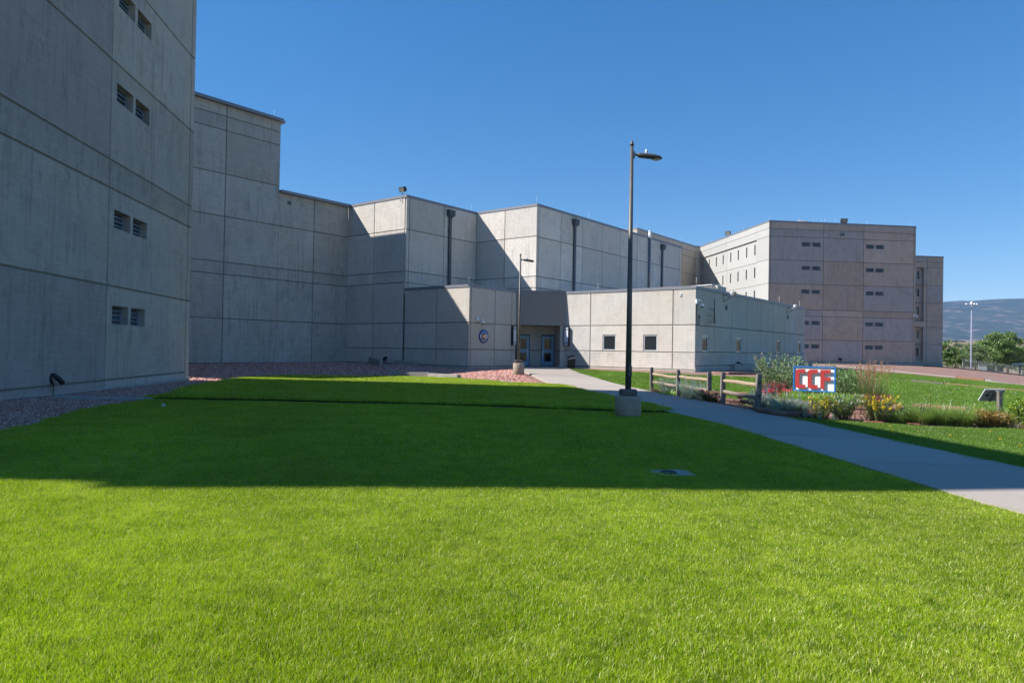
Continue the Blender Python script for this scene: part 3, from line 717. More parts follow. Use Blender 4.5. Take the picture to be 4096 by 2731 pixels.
def mat_walk():
    t = NT('walk_concrete'); g = t.island(); k = t.maprange(g, 0, 1, .93, 1.07)
    c = t.mix(1.0, (.385, .325, .27, 1), t.n('ShaderNodeCombineColor', {0: k, 1: k, 2: k}), 'MULTIPLY')
    br = t.noise(t.pos((22, 1.5, 1), .35), 1.6, 5, .7); kk = t.maprange(br, .3, .7, .93, 1.07)
    c = t.mix(1.0, c, t.n('ShaderNodeCombineColor', {0: kk, 1: kk, 2: kk}), 'MULTIPLY')
    st = t.ramp(t.noise(t.pos(), .9, 6, .7), .50, .75); c = t.mix(t.math('MULTIPLY', st, .28), c, (.24, .20, .165))
    sp_ = t.ramp(t.noise(t.pos(), 14, 4, .8), .68, .74); c = t.mix(t.math('MULTIPLY', sp_, .5), c, (.14, .12, .10))
    t.col(c); t.bump(br, .3, .004); t.b.inputs['Roughness'].default_value = .85; return t.m
M_WALK = mat_walk()

# base terrain to the horizon
def far_h(X, Y):
    z = hgt(X, Y) - .35
    r_ = np.hypot(X - 20, Y - 50); k = np.clip((r_ - 110) / 90, 0, 1)
    base = -7.0 + 0 * X
    ridge = 19.0 * np.exp(-(((X - 300) / 120) ** 2) - ((Y - 420) / 70) ** 2) + 9 * np.exp(-(((X - 560) / 200) ** 2) - ((Y - 620) / 90) ** 2)
    rise = np.clip((np.hypot(X, Y) - 700) / 5300, 0, 1) * 120
    return np.where(k > 0, z.clip(-8, 3) * (1 - k) + (base + ridge + rise) * k, z)
def terrain():
    rr = np.concatenate([np.linspace(0, 130, 60), np.geomspace(134, 9000, 90)]); na = 180
    a = np.linspace(0, 2 * np.pi, na, endpoint=False)
    X = 20 + rr[:, None] * np.cos(a)[None]; Y = 50 + rr[:, None] * np.sin(a)[None]
    Z = far_h(X.ravel(), Y.ravel()); V = np.c_[X.ravel(), Y.ravel(), Z]
    i = np.arange(len(rr) - 1)[:, None] * na; j = np.arange(na)[None]; j2 = (j + 1) % na
    F = np.stack([i + j, i + na + j, i + na + j2, i + j2], -1).reshape(-1, 4)
    return tag(npmesh('ground', V, F, mat_ground(), smooth=True), kind='structure')
terrain()

WL = [(5.6, -6), (5.6, 3), (5.50, 6.0), (5.42, 7.27), (5.35, 7.98), (5.28, 9.05), (5.19, 10.34), (5.06, 12.35), (4.86, 15.31), (4.5, 17.55), (4.2, 19.0), (4.12, 20.3), (4.05, 21.5), (3.68, 25.31), (3.17, 29.34), (2.57, 31.98), (1.95, 33.6), (1.25, 36.6), (.85, 39.5), (.62, 43.0), (.45, 46.6)]
WR = [(8.3, -6), (8.2, 3), (7.95, 7.5), (7.71, 10.36), (7.62, 11.8), (7.5, 13.56), (7.42, 15.59), (7.28, 17.86), (7.13, 19.92), (7.08, 23.65), (6.85, 28.4), (6.41, 31.3), (5.78, 33.0), (5.2, 34.6), (4.79, 36.27), (4.21, 39.51), (3.85, 43.0), (3.70, 46.4)]
def resample(L, n):
    L = [Vector(p) for p in smooth_line(L)]; d = [0]
    for i in range(1, len(L)): d.append(d[-1] + (L[i] - L[i - 1]).length)
    out = []
    for k in range(n):
        t_ = d[-1] * k / (n - 1); i = max(1, next((q for q in range(len(d)) if d[q] >= t_ - 1e-9), len(d) - 1))
        f = (t_ - d[i - 1]) / max(1e-9, d[i] - d[i - 1]); out.append(L[i - 1].lerp(L[i], f))
    return out
nst = 16
WLr, WRr = resample(WL, nst * 6 + 1), resample(WR, nst * 6 + 1)
mb = MB()
for k in range(nst):
    a, b = k * 6, k * 6 + 6
    poly_l = [WLr[q].copy() for q in range(a, b + 1)]; poly_r = [WRr[q].copy() for q in range(a, b + 1)]
    gap = .014 if k != 6 else .03
    for P_ in (poly_l, poly_r):
        P_[0] += (P_[1] - P_[0]).normalized() * gap; P_[-1] += (P_[-2] - P_[-1]).normalized() * .014
    vs = []; nn = 5
    for l, r_ in zip(poly_l, poly_r):
        for q in range(nn + 1):
            p = l.lerp(r_, q / nn); vs.append((p.x, p.y, gz(p.x, p.y) + .055))
    fs = [(i * (nn + 1) + q, i * (nn + 1) + q + 1, (i + 1) * (nn + 1) + q + 1, (i + 1) * (nn + 1) + q) for i in range(6) for q in range(nn)]
    rim = [q for q in range(nn + 1)] + [i * (nn + 1) + nn for i in range(1, 7)] + [6 * (nn + 1) + q for q in range(nn - 1, -1, -1)] + [i * (nn + 1) for i in range(5, 0, -1)]
    o_ = len(vs); vs += [(vs[i][0], vs[i][1], vs[i][2] - .12) for i in rim]; m_ = len(rim)
    fs += [(rim[i], o_ + i, o_ + (i + 1) % m_, rim[(i + 1) % m_]) for i in range(m_)]
    mb.add(vs, fs)
tag(mb.build('walkway', M_WALK), kind='structure')

# lawns
LW = [(-13.5, -5), (-8.7, 9.0), (-8.39, 11.36), (-8.6, 12.6), (-9.0, 13.8), (-9.45, 15.29), (-9.68, 16.48), (-9.85, 18.4), (-9.97, 20.33), (-10.48, 22.19), (-11.11, 24.66), (-11.9, 28.69), (-12.3, 31.8), (-11.6, 34.4), (-9.84, 36.0), (-5.77, 36.4), (-2.6, 34.6), (-.9, 33.5), (.66, 33.1), (1.80, 32.9)]
near_lawn = LW + [tuple(p) for p in reversed(WLr[:int(len(WLr) * .78)]) if p.y < 32.6]
LR = [tuple(p) for p in WRr if p.y < 45.2 and p.y > -5.9] + [(4.6, 44.9), (5.87, 43.28), (8.2, 41.5), (10.65, 40.02), (12.13, 39.3), (14.4, 39.6), (17.5, 43.5), (21, 49), (24.91, 53.9), (27.0, 54.3), (30.62, 55.0), (34.2, 52.3), (35.39, 47.63), (41, 38), (48, 20), (48, -5.9)]
def grow(poly, d): return inset(poly, -d)
gravel = [(-13, -6), (-12.2, 8), (-12.9, 20), (-14.2, 30.4), (-30, 30), (-40, 60), (0, 70), (36, 97.5), (59, 100.8), (66, 106), (73, 101), (74, 86), (60, 62), (52, 44), (50, -6)]
tag(sheet('gravel_bed', gravel, -.02, M_GRAVEL, 2.0), 'pink crushed gravel around the buildings and on the far slope', 'gravel', kind='stuff')
SWB = [(-9.9, 19.15), (-9.0, 19.72), (-7.0, 20.12), (-3.1, 20.15), (0, 19.6), (2.85, 18.62), (4.16, 18.75)]
i1 = next(i for i, p in enumerate(near_lawn) if p[1] > 19.2); back_i = [i for i, p in enumerate(near_lawn) if p[1] > 18.9]
lawn_back = SWB[::-1] + [near_lawn[i] for i in back_i if near_lawn[i] not in SWB]
UP = .09
tag(sheet('lawn', near_lawn, .012, M_SOIL, 1.0, .1), kind='structure')
tag(sheet('lawn', lawn_back, .012 + UP, M_SOIL, .8, .14), kind='structure')
tag(sheet('lawn', LR, .012, M_SOIL, 1.2, .1), kind='structure')

# concrete drainage swale across the near lawn
def strip(name, line, wd, off, mat, th=.1, label=None, cat=None, kind=None, hf=None, sag=0.0):
    L = [Vector(p) for p in densify(line, .8, False)]; vs = []; n = len(L)
    for i, p in enumerate(L):
        t_ = (L[min(i + 1, n - 1)] - L[max(i - 1, 0)]).normalized(); nn = Vector((-t_.y, t_.x)); ww = wd(i / (n - 1)) if callable(wd) else wd
        zc = gz(p.x, p.y) if hf is None else hf(p.x, p.y)
        for q in (-.5, -.17, .17, .5):
            a = p + nn * ww * q; vs.append((a.x, a.y, zc + off - (sag if abs(q) < .3 else 0)))
        for q in (.5, -.5):
            a = p + nn * ww * q; vs.append((a.x, a.y, zc + off - th))
    fs = []
    for i in range(n - 1):
        for q in range(6): fs.append((i * 6 + q, i * 6 + (q + 1) % 6, (i + 1) * 6 + (q + 1) % 6, (i + 1) * 6 + q))
    fs.append(tuple(range(6))); fs.append(tuple((n - 1) * 6 + k for k in range(6))[::-1])
    fs = [f[::-1] for f in fs]
    mb = MB(); mb.add(vs, fs); o = mb.build(name, mat)
    if kind: tag(o, label, cat, kind=kind)
    elif label: tag(o, label, cat)
    return o
M_CURB = plain('curb_concrete', (.33, .30, .26), .88, 0, .16, 3)
swale = [(-12.1, 18.25), (-10.4, 19.25), (-9.0, 19.5), (-7.0, 19.9), (-3.1, 19.95), (0, 19.4), (2.85, 18.4), (3.5, 18.45), (4.2, 18.85)]
strip('drain_swale', swale, lambda f: 1.05 - .75 * min(1, f * 3) if f < .9 else .3 + (f - .9) * 6, .03, M_CURB, .12, kind='structure', sag=.02)
strip('drain_channel', [(-9.0, 49.0), (-7.6, 45.2), (-6.3, 41.0), (-5.0, 37.9), (-4.7, 37.3)], 1.5, .03, M_CURB, .1, kind='structure', sag=.07)
def beam(name, a, b, wd, hh, mat, label, cat, up=0.0, group=None):
    a, b = Vector(a), Vector(b); za, zb = gz(*a) + up, gz(*b) + up
    A, B = Vector((a.x, a.y, za + hh / 2)), Vector((b.x, b.y, zb + hh / 2)); X = (B - A).normalized(); Y = Vector((-X.y, X.x, 0)).normalized()
    L = (B - A).length; mb = MB(); mb.box((0, 0, 0), (L, wd, hh), bev=.012)
    o = mb.build(name, mat); Z = X.cross(Y); M = Matrix.Identity(4)
    for i in range(3): M[i][0] = X[i]; M[i][1] = Y[i]; M[i][2] = Z[i]; M[i][3] = ((A + B) / 2)[i]
    o.matrix_world = M
    return tag(o, label, cat, group)
tim = 'timbers and kerbs around the lawns'
beam('concrete_kerb', (-6.2, 36.75), (-4.35, 36.35), .3, .3, M_CURB, 'dark faced concrete kerb block in the sunlit grass strip, end of the drain channel', 'kerb')
beam('concrete_kerb', (-4.3, 36.3), (-2.65, 35.0), .3, .26, M_CURB, 'pale concrete kerb block between gravel mound and sunlit grass strip', 'kerb')
beam('concrete_kerb', (-2.6, 34.75), (.9, 33.25), .16, .1, M_CURB, 'low flush concrete edging under the gravel mound beside the small lamp post', 'kerb')
beam('headwall', (-9.9, 48.2), (-8.55, 45.2), .22, .55, M_CURB, 'low concrete headwall jutting from the shaded hall wall into the gravel', 'headwall', -.1)
beam('headwall', (-8.0, 47.45), (-6.3, 46.1), .25, .38, C_BASE, 'short concrete sill at the wall where the drain channel begins', 'headwall', -.1)
# right lawn: gravel strip, timbers, berm path, dark crest strip
strip('gravel_strip', [(12.5, 42.0), (15.5, 43.5), (18.99, 45.1), (22.4, 46.3), (24.2, 45.6), (25.9, 44.4)], lambda f: 1.5 * (1 - f) + .45, .05, M_GRAVEL, .08, 'narrow pink gravel strip crossing the right lawn behind the flower bed', 'gravel', kind='stuff')
beam('landscape_timber', (25.8, 44.5), (27.0, 43.1), .2, .10, M_TIMBG, 'weathered grey timber end at the gravel strip on the right lawn', 'timber', .05)
beam('landscape_timber', (26.2, 44.9), (28.3, 42.6), .16, .07, M_TIMB, 'orange brown timber edging the lawn just behind the grey timber', 'timber', .05)
beam('landscape_timber', (28.35, 42.55), (30.1, 40.2), .16, .05, M_TIMB, 'long thin brown timber running down the right lawn toward the solar panel', 'timber', .05)
beam('landscape_timber', (34.3, 53.3), (35.6, 51.9), .22, .17, M_TIMB, 'thick brown timber at the edge of the gravel slope, far right', 'timber', .05)
berm = [(38.5, 96.3), (43.5, 92.2), (45.61, 83.14), (46.0, 76), (44.3, 66), (40.5, 58.5), (37.5, 54.5), (36.3, 51.5), (38, 46), (42, 38)]
strip('path', berm, .5, .03, plain('path_concrete', (.36, .31, .25), .85), .1, kind='structure')
crest = [(59.5, 99.6), (63.5, 99.2), (66.5, 96.5), (68, 91), (68, 84), (65, 76), (60, 66)]
strip('dark_crest_strip', crest, .25, .12, M_BLACK, .3, kind='structure')  # near-black strip following the crest line
# pull box in the lawn
mb = MB(); zc = gz(2.15, 9.25)
mb.box((2.15, 9.3, zc - .005), (.60, .46, .09), (1, .1, 0), (-.1, 1, 0), bev=.01)
mh = mb.build('concrete_collar', M_CURB)
th = thing('manhole', 'round iron manhole lid in a square concrete collar sunk in the shaded lawn', 'manhole', (2.15, 9.3, zc)); attach(mh, th)
mb = MB(); mb.lathe((2.13, 9.28, zc + .035), [(0.0, 0), (.115, 0), (.115, .016), (.095, .02), (.09, .012), (0.02, .012)], 28); mb.build('lid', plain('cast_iron', (.035, .03, .03), .6, .4), th)
mb = MB()
for p in [(-12.5, 37)]: pass
#%%GRASS
def mat_grass(name, a, b, straw, sf=.12, patch=.5):
    t = NT(name); g = t.island(); p = t.pos()
    oi = t.n('ShaderNodeObjectInfo').outputs['Random']
    k = t.n('ShaderNodeMath', {0: t.math('ADD', g, t.math('MULTIPLY', oi, .7))}, operation='FRACT').outputs[0]
    c = t.mix(k, a, b)
    pt = t.ramp(t.noise(t.pos((1, 1, 0)), 1.3, 6, .72, .4), .42, .62)
    c = t.mix(t.math('MULTIPLY', pt, patch), c, (b[0] * 1.2, b[1] * 1.02, b[2] * 3 + .015))
    dk = t.ramp(t.noise(t.pos((1, 1, 0)), 5.5, 4, .7), .50, .66); c = t.mix(t.math('MULTIPLY', dk, .55), c, (a[0] * .45, a[1] * .7, a[2] * 2 + .008))
    lf_ = t.maprange(t.noise(t.pos((1, .6, 0), .2), .32, 5, .6, .3), .35, .65, .80, 1.16); c = t.mix(1.0, c, t.n('ShaderNodeCombineColor', {0: lf_, 1: lf_, 2: lf_}), 'MULTIPLY')
    st = t.n('ShaderNodeMath', {0: t.n('ShaderNodeMath', {0: t.math('MULTIPLY', g, 13.7)}, operation='FRACT').outputs[0], 1: 1 - sf}, operation='GREATER_THAN').outputs[0]
    c = t.mix(t.math('MULTIPLY', st, .8), c, straw)
    t.t.nodes.remove(t.b)
    df = t.n('ShaderNodeBsdfDiffuse', {'Color': c}); tr = t.n('ShaderNodeBsdfTranslucent', {'Color': t.mix(.35, c, (b[0] * 1.3, b[1] * 1.3, b[2] * .6))})
    gl = t.n('ShaderNodeBsdfGlossy', {'Color': (.9, .95, .8, 1), 'Roughness': .38})
    m1 = t.n('ShaderNodeMixShader', {0: .42, 1: df.outputs[0], 2: tr.outputs[0]})
    m2 = t.n('ShaderNodeMixShader', {0: .028, 1: m1.outputs[0], 2: gl.outputs[0]})
    t.put(t.out.inputs[0], m2.outputs[0]); return t.m
M_GRASS = mat_grass('grass_blade', (.085, .17, .002), (.46, .62, .012), (.66, .58, .24), .15)

def tile(name, rad, n, hh, wd, seed, mat=M_GRASS, lean=.5):
    rg = np.random.RandomState(seed)
    r_ = rad * np.sqrt(rg.rand(n)) * (1 + .15 * rg.randn(n)); a = rg.rand(n) * 2 * np.pi
    bx, by = r_ * np.cos(a), r_ * np.sin(a)
    H = hh * (1 + .22 * rg.randn(n)).clip(.45, 1.6); W_ = wd * (.7 + .6 * rg.rand(n))
    yaw = rg.rand(n) * 2 * np.pi; ln = lean * (.25 + rg.rand(n)) * H; la = rg.rand(n) * 2 * np.pi
    wx, wy = np.cos(yaw) * W_ / 2, np.sin(yaw) * W_ / 2; lx, ly = np.cos(la) * ln, np.sin(la) * ln
    V = np.zeros((n, 5, 3))
    V[:, 0] = np.c_[bx - wx, by - wy, 0 * H - .01]; V[:, 1] = np.c_[bx + wx, by + wy, 0 * H - .01]
    V[:, 2] = np.c_[bx + lx * .35 + wx * .85, by + ly * .35 + wy * .85, H * .6]; V[:, 3] = np.c_[bx + lx * .35 - wx * .85, by + ly * .35 - wy * .85, H * .6]
    V[:, 4] = np.c_[bx + lx, by + ly, H * (1 - .15 * lean)]
    o = np.arange(n)[:, None] * 5
    F = np.concatenate([o + np.array([[0, 1, 2]]), o + np.array([[0, 2, 3]]), o + np.array([[3, 2, 4]])])
    me = bpy.data.meshes.new(name); V = V.reshape(-1, 3).astype(np.float32); F = F.astype(np.int32)
    me.vertices.add(len(V)); me.vertices.foreach_set('co', V.ravel()); me.loops.add(F.size); me.loops.foreach_set('vertex_index', F.ravel())
    me.polygons.add(len(F)); me.polygons.foreach_set('loop_start', np.arange(0, F.size, 3, dtype=np.int32)); me.materials.append(mat); me.update(calc_edges=True)
    return bpy.data.objects.new(name, me)
def scatter(name, pts, tiles, label, smin=.85, smax=1.15):
    """one stuff object: points that carry random tiles of blades"""
    cl = bpy.data.collections.new(name + '_tiles')
    for o in tiles: cl.objects.link(o)
    me = bpy.data.meshes.new(name); pts = np.asarray(pts, np.float32)
    me.vertices.add(len(pts)); me.vertices.foreach_set('co', pts.ravel()); me.update()
    ob = bpy.data.objects.new(name, me); COL.objects.link(ob)
    ng = bpy.data.node_groups.new(name + '_nodes', 'GeometryNodeTree')
    ng.interface.new_socket('Geometry', in_out='INPUT', socket_type='NodeSocketGeometry'); ng.interface.new_socket('Geometry', in_out='OUTPUT', socket_type='NodeSocketGeometry')
    N = ng.nodes; L = ng.links; gi = N.new('NodeGroupInput'); go = N.new('NodeGroupOutput')
    ci = N.new('GeometryNodeCollectionInfo'); ci.inputs['Collection'].default_value = cl; ci.inputs['Separate Children'].default_value = True; ci.inputs['Reset Children'].default_value = True
    io = N.new('GeometryNodeInstanceOnPoints'); io.inputs['Pick Instance'].default_value = True
    rv = N.new('FunctionNodeRandomValue'); rv.data_type = 'FLOAT_VECTOR'; rv.inputs[0].default_value = (0, 0, 0); rv.inputs[1].default_value = (0, 0, 6.283)
    ri = N.new('FunctionNodeRandomValue'); ri.data_type = 'INT'; ri.inputs[4].default_value = 0; ri.inputs[5].default_value = len(tiles) - 1
    rs = N.new('FunctionNodeRandomValue'); rs.data_type = 'FLOAT'; rs.inputs[2].default_value = smin; rs.inputs[3].default_value = smax
    L.new(gi.outputs[0], io.inputs['Points']); L.new(ci.outputs[0], io.inputs['Instance']); L.new(rv.outputs[0], io.inputs['Rotation'])
    L.new(ri.outputs[2], io.inputs['Instance Index']); L.new(rs.outputs[1], io.inputs['Scale']); L.new(io.outputs[0], go.inputs[0])
    md = ob.modifiers.new('scatter', 'NODES'); md.node_group = ng
    return tag(ob, label, 'grass', kind='stuff')
# visible lawn zones: fine tiles near the camera, coarser ones farther off
def cam_seen(x, y, pad=1.0):
    a = x / np.maximum(y, .01); return (y > 2.2) & (a > -.80 - pad / np.maximum(y, 1)) & (a < .80 + pad / np.maximum(y, 1))
EXCL = []          # polygons without lawn blades
LB = None
def grass_points(poly, y0, y1, sp, seed, xmax=60):
    rg = np.random.RandomState(seed)
    xs = np.arange(-16, xmax, sp); ys = np.arange(y0, y1, sp); X, Y = np.meshgrid(xs, ys); X = X.ravel() + rg.uniform(-.45, .45, X.size) * sp; Y = Y.ravel() + rg.uniform(-.45, .45, Y.size) * sp
    k = cam_seen(X, Y) & in_poly(X, Y, poly)
    for e in EXCL: k &= ~in_poly(X, Y, e)
    X, Y = X[k], Y[k]
    return np.c_[X, Y, hgt(X, Y) + .012]
def ribbon(line, wd):
    L = [Vector(p) for p in line]; l = []; r_ = []
    for i, p in enumerate(L):
        t_ = (L[min(i + 1, len(L) - 1)] - L[max(i - 1, 0)]).normalized(); n_ = Vector((-t_.y, t_.x)); l.append(tuple(p + n_ * wd)); r_.append(tuple(p - n_ * wd))
    return l + r_[::-1]
BED = [(6.95, 31.6), (7.0, 28), (7.15, 24.5), (7.2, 21), (7.3, 18.6), (7.6, 17.75), (8.6, 17.35), (9.5, 17.0), (10.13, 16.7), (11.07, 16.72), (12.1, 16.85), (13.6, 16.8), (15.0, 17.2), (15.2, 18.3), (13.2, 19.0), (11.9, 19.2), (11.6, 22.0), (11.2, 24.8), (10.4, 26.8), (9.4, 26.6), (8.9, 23.4), (8.5, 22.6), (8.1, 24.8), (7.7, 28), (7.5, 31.5)]
EXCL.append(inset(BED, .05))
sw_l = [(-12.1, 18.25), (-10.4, 19.25), (-9.0, 19.5), (-7.0, 19.9), (-3.1, 19.95), (0, 19.4), (2.85, 18.4), (3.5, 18.45), (4.2, 18.85)]
EXCL.append(ribbon(sw_l[:5], .22)); EXCL.append(ribbon(sw_l[4:], .17)); EXCL.append(ribbon(sw_l[6:], .33))
EXCL.append([(1.83, 9.1), (2.49, 9.1), (2.50, 9.60), (1.84, 9.60)])
EXCL.append(ribbon([(-6.3, 36.8), (-4.35, 36.35), (-2.65, 35.0), (.9, 33.25)], .16)); EXCL.append([(-5.2, 35.6), (-2.6, 34.6), (-2.6, 36.5), (-5.0, 37)])
EXCL.append(ribbon([(12.5, 42.0), (15.5, 43.5), (18.99, 45.1), (22.4, 46.3), (24.2, 45.6), (25.9, 44.4)], .42)); EXCL.append(ribbon([(25.6, 44.7), (28.4, 42.5), (30.2, 40.1)], .2))
EXCL.append(ribbon([(a, b) for a, b in berm], .6))
EXCL.append(ribbon([(2.94, 16.9), (2.94, 17.7)], .36))
M_GRASS_R = mat_grass('grass_blade_right', (.085, .20, .012), (.20, .36, .022), (.42, .36, .14), .08)
nl = near_lawn; 
EXCL_MID = ribbon(SWB, .02)
T_near = [tile('tile_near', .17, 620, .042, .0036, k) for k in range(6)]
T_mid = [tile('tile_mid', .26, 520, .045, .0058, 20 + k) for k in range(6)]
T_far = [tile('tile_far', .50, 420, .055, .013, 40 + k) for k in range(5)]
T_mid_r = [tile('tile_mid_right', .26, 420, .055, .0065, 60 + k, M_GRASS_R) for k in range(5)]
T_far_r = [tile('tile_far_right', .55, 380, .055, .015, 80 + k, M_GRASS_R) for k in range(5)]
scatter('grass', grass_points(inset(nl, .02), 2.4, 9.5, .135, 1, 12), T_near, 'bright short lawn grass in the sunlit foreground')
gm_ = grass_points(inset(nl, .05), 9.5, 20.3, .20, 2, 12); gm_ = gm_[~in_poly(gm_[:, 0], gm_[:, 1], lawn_back)]
scatter('grass', gm_, T_mid, 'dark shaded lawn grass between the foreground and the drain swale')
gb = grass_points(inset(lawn_back, .10), 18.5, 40, .34, 3, 12); gb[:, 2] += UP
scatter('grass', gb, T_far, 'lawn grass behind the swale with a sunlit far strip')
ge = np.array([(p[0], p[1], gz(*p) + .012 + UP) for p in densify([(a, b + .08) for a, b in SWB], .12, False)]); ge = np.concatenate([ge, ge + [.05, .13, 0]])
scatter('grass', ge, T_mid[:4], 'fringe of lawn grass hanging over the swale edge')
lr = inset(LR, .04)
scatter('grass', grass_points(lr, 6, 20, .20, 4, 20), T_mid_r, 'lawn grass between the walkway and the flower bed')
scatter('grass', grass_points(inset(LR, .15), 20, 60, .42, 5, 60), T_far_r, 'green lawn behind the flower bed up to the far gravel slope')
#%%PLANTS
def leaf_mat(name, a, b, tl=.35, gl=.05):
    t = NT(name); g = t.island(); c = t.mix(g, a, b)
    t.t.nodes.remove(t.b)
    df = t.n('ShaderNodeBsdfDiffuse', {'Color': c}); tr = t.n('ShaderNodeBsdfTranslucent', {'Color': t.mix(.3, c, (b[0] * 1.3, b[1] * 1.3, b[2] * .6))})
    gs = t.n('ShaderNodeBsdfGlossy', {'Color': (.9, .95, .9, 1), 'Roughness': .35})
    m1 = t.n('ShaderNodeMixShader', {0: tl, 1: df.outputs[0], 2: tr.outputs[0]}); m2 = t.n('ShaderNodeMixShader', {0: gl, 1: m1.outputs[0], 2: gs.outputs[0]})
    t.put(t.out.inputs[0], m2.outputs[0]); return t.m
L_BUD = leaf_mat('buddleia_leaf', (.11, .20, .06), (.38, .48, .26)); L_SHR = leaf_mat('shrub_leaf', (.035, .085, .025), (.11, .20, .06))
L_BAR = leaf_mat('barberry_leaf', (.15, .022, .028), (.40, .09, .09)); L_SAGE = leaf_mat('sage_leaf', (.18, .26, .18), (.42, .52, .40), .25)
L_DAY = leaf_mat('daylily_leaf', (.14, .30, .02), (.40, .58, .08), .4, .08); L_POT = leaf_mat('potentilla_leaf', (.14, .24, .05), (.38, .48, .15))
L_WHT = leaf_mat('bushy_leaf', (.08, .17, .035), (.24, .36, .10)); L_FOUN = leaf_mat('fountain_leaf', (.12, .22, .03), (.34, .44, .12), .4)
L_REED = leaf_mat('reed_leaf', (.06, .13, .025), (.19, .28, .07)); L_ORG = leaf_mat('orange_leaf', (.22, .22, .05), (.50, .26, .08))
L_YG = leaf_mat('yellowgreen_leaf', (.12, .24, .015), (.36, .48, .04)); L_DK = leaf_mat('dark_leaf', (.02, .05, .012), (.06, .12, .03)); L_TAN = leaf_mat('tan_leaf', (.22, .18, .09), (.42, .35, .20))
F_PUR = leaf_mat('purple_petal', (.16, .02, .16), (.34, .07, .30)); F_RED = leaf_mat('rose_petal', (.60, .03, .06), (.85, .16, .18)); F_YEL = leaf_mat('yellow_petal', (.75, .50, .01), (.90, .68, .03))
F_WHT = leaf_mat('white_petal', (.75, .75, .72), (.9, .9, .88)); F_BLU = leaf_mat('lavender_petal', (.20, .20, .36), (.38, .36, .52)); F_PNK = leaf_mat('pink_petal', (.45, .08, .22), (.70, .25, .40)); F_SEED = leaf_mat('seed_plume', (.34, .16, .08), (.55, .32, .18), .2)
M_STEM = plain('green_stem', (.12, .14, .06), .8); M_TWIG = plain('brown_twig', (.12, .075, .045), .9)

def leaves(P, Dn, L, W_, rg, fold=.25):
    """one leaf per point: a folded lozenge along Dn"""
    n = len(P); Dn = Dn / np.linalg.norm(Dn, axis=1)[:, None]; U = rg.randn(n, 3); U -= (U * Dn).sum(1)[:, None] * Dn; U /= np.linalg.norm(U, axis=1)[:, None]
    Nn = np.cross(Dn, U); L = np.broadcast_to(L, (n,))[:, None]; W_ = np.broadcast_to(W_, (n,))[:, None]
    V = np.zeros((n, 4, 3)); V[:, 0] = P; V[:, 1] = P + Dn * L * .45 + U * W_ * .5 + Nn * W_ * fold; V[:, 2] = P + Dn * L - Nn * L * .1; V[:, 3] = P + Dn * L * .45 - U * W_ * .5 + Nn * W_ * fold
    o = np.arange(n)[:, None] * 4
    F = np.concatenate([o + np.array([[0, 1, 2]]), o + np.array([[0, 2, 3]])]); return V.reshape(-1, 3), F
def blades(base, tip_dir, H, W_, droop, rg, seg=4):
    """arching strap leaves"""
    n = len(base); s = np.linspace(0, 1, seg + 1); hd = tip_dir.copy(); hd[:, 2] = 0; q = np.linalg.norm(hd, axis=1)[:, None]; hn = hd / np.maximum(q, 1e-6)
    side = np.c_[-hn[:, 1], hn[:, 0], np.zeros(n)]; V = np.zeros((n, (seg + 1) * 2, 3)); H = np.asarray(H)[:, None]; dr = np.asarray(droop)[:, None]; W_ = np.broadcast_to(W_, (n,))[:, None]
    for i, t_ in enumerate(s):
        c = base + hn * (q * H * (t_ ** 1.5)) + np.array([0, 0, 1.0]) * (H * t_ - dr * H * t_ ** 2.6); ww = W_ * .5 * (1 - t_ ** 2.2) + .0006
        V[:, i * 2] = c - side * ww; V[:, i * 2 + 1] = c + side * ww
    o = np.arange(n)[:, None] * (seg + 1) * 2
    F = np.concatenate([o + np.array([[i * 2, i * 2 + 1, i * 2 + 3, i * 2 + 2]]) for i in range(seg)]); return V.reshape(-1, 3), F
def stems_mesh(name, paths, rad, mat, parent):
    mb = MB()
    for p in paths: mb.tube(p, [rad * (1 - .6 * i / (len(p) - 1)) for i in range(len(p))], 4, cap=False)
    return mb.build(name, mat, parent)
def make_paths(rg, n, r0, spread, H, arch=.25, k=6, base=(0, 0, 0)):
    out = []
    for _ in range(n):
        a = rg.rand() * 2 * np.pi; b0 = r0 * math.sqrt(rg.rand()); h_ = H * (.55 + .45 * rg.rand()); sprd = spread * (.15 + .85 * rg.rand()); pts = []
        wob = rg.randn(2) * .04 * H
        for i in range(k + 1):
            t_ = i / k; rr = b0 + sprd * t_ ** 1.3
            pts.append((base[0] + rr * math.cos(a) + wob[0] * math.sin(t_ * 3), base[1] + rr * math.sin(a) + wob[1] * math.sin(t_ * 2.5), base[2] + h_ * (t_ - arch * t_ ** 3)))
        out.append(pts)
    return out
def along(paths, rg, per, t0=.15):
    P = []; D = []
    for p in paths:
        p = np.array(p); n = len(p) - 1
        t_ = (t0 + (1 - t0) * rg.rand(per)) * n; i = np.minimum(t_.astype(int), n - 1); f = (t_ - i)[:, None]
        P.append(p[i] * (1 - f) + p[i + 1] * f); D.append(p[i + 1] - p[i])
    return np.concatenate(P), np.concatenate(D)
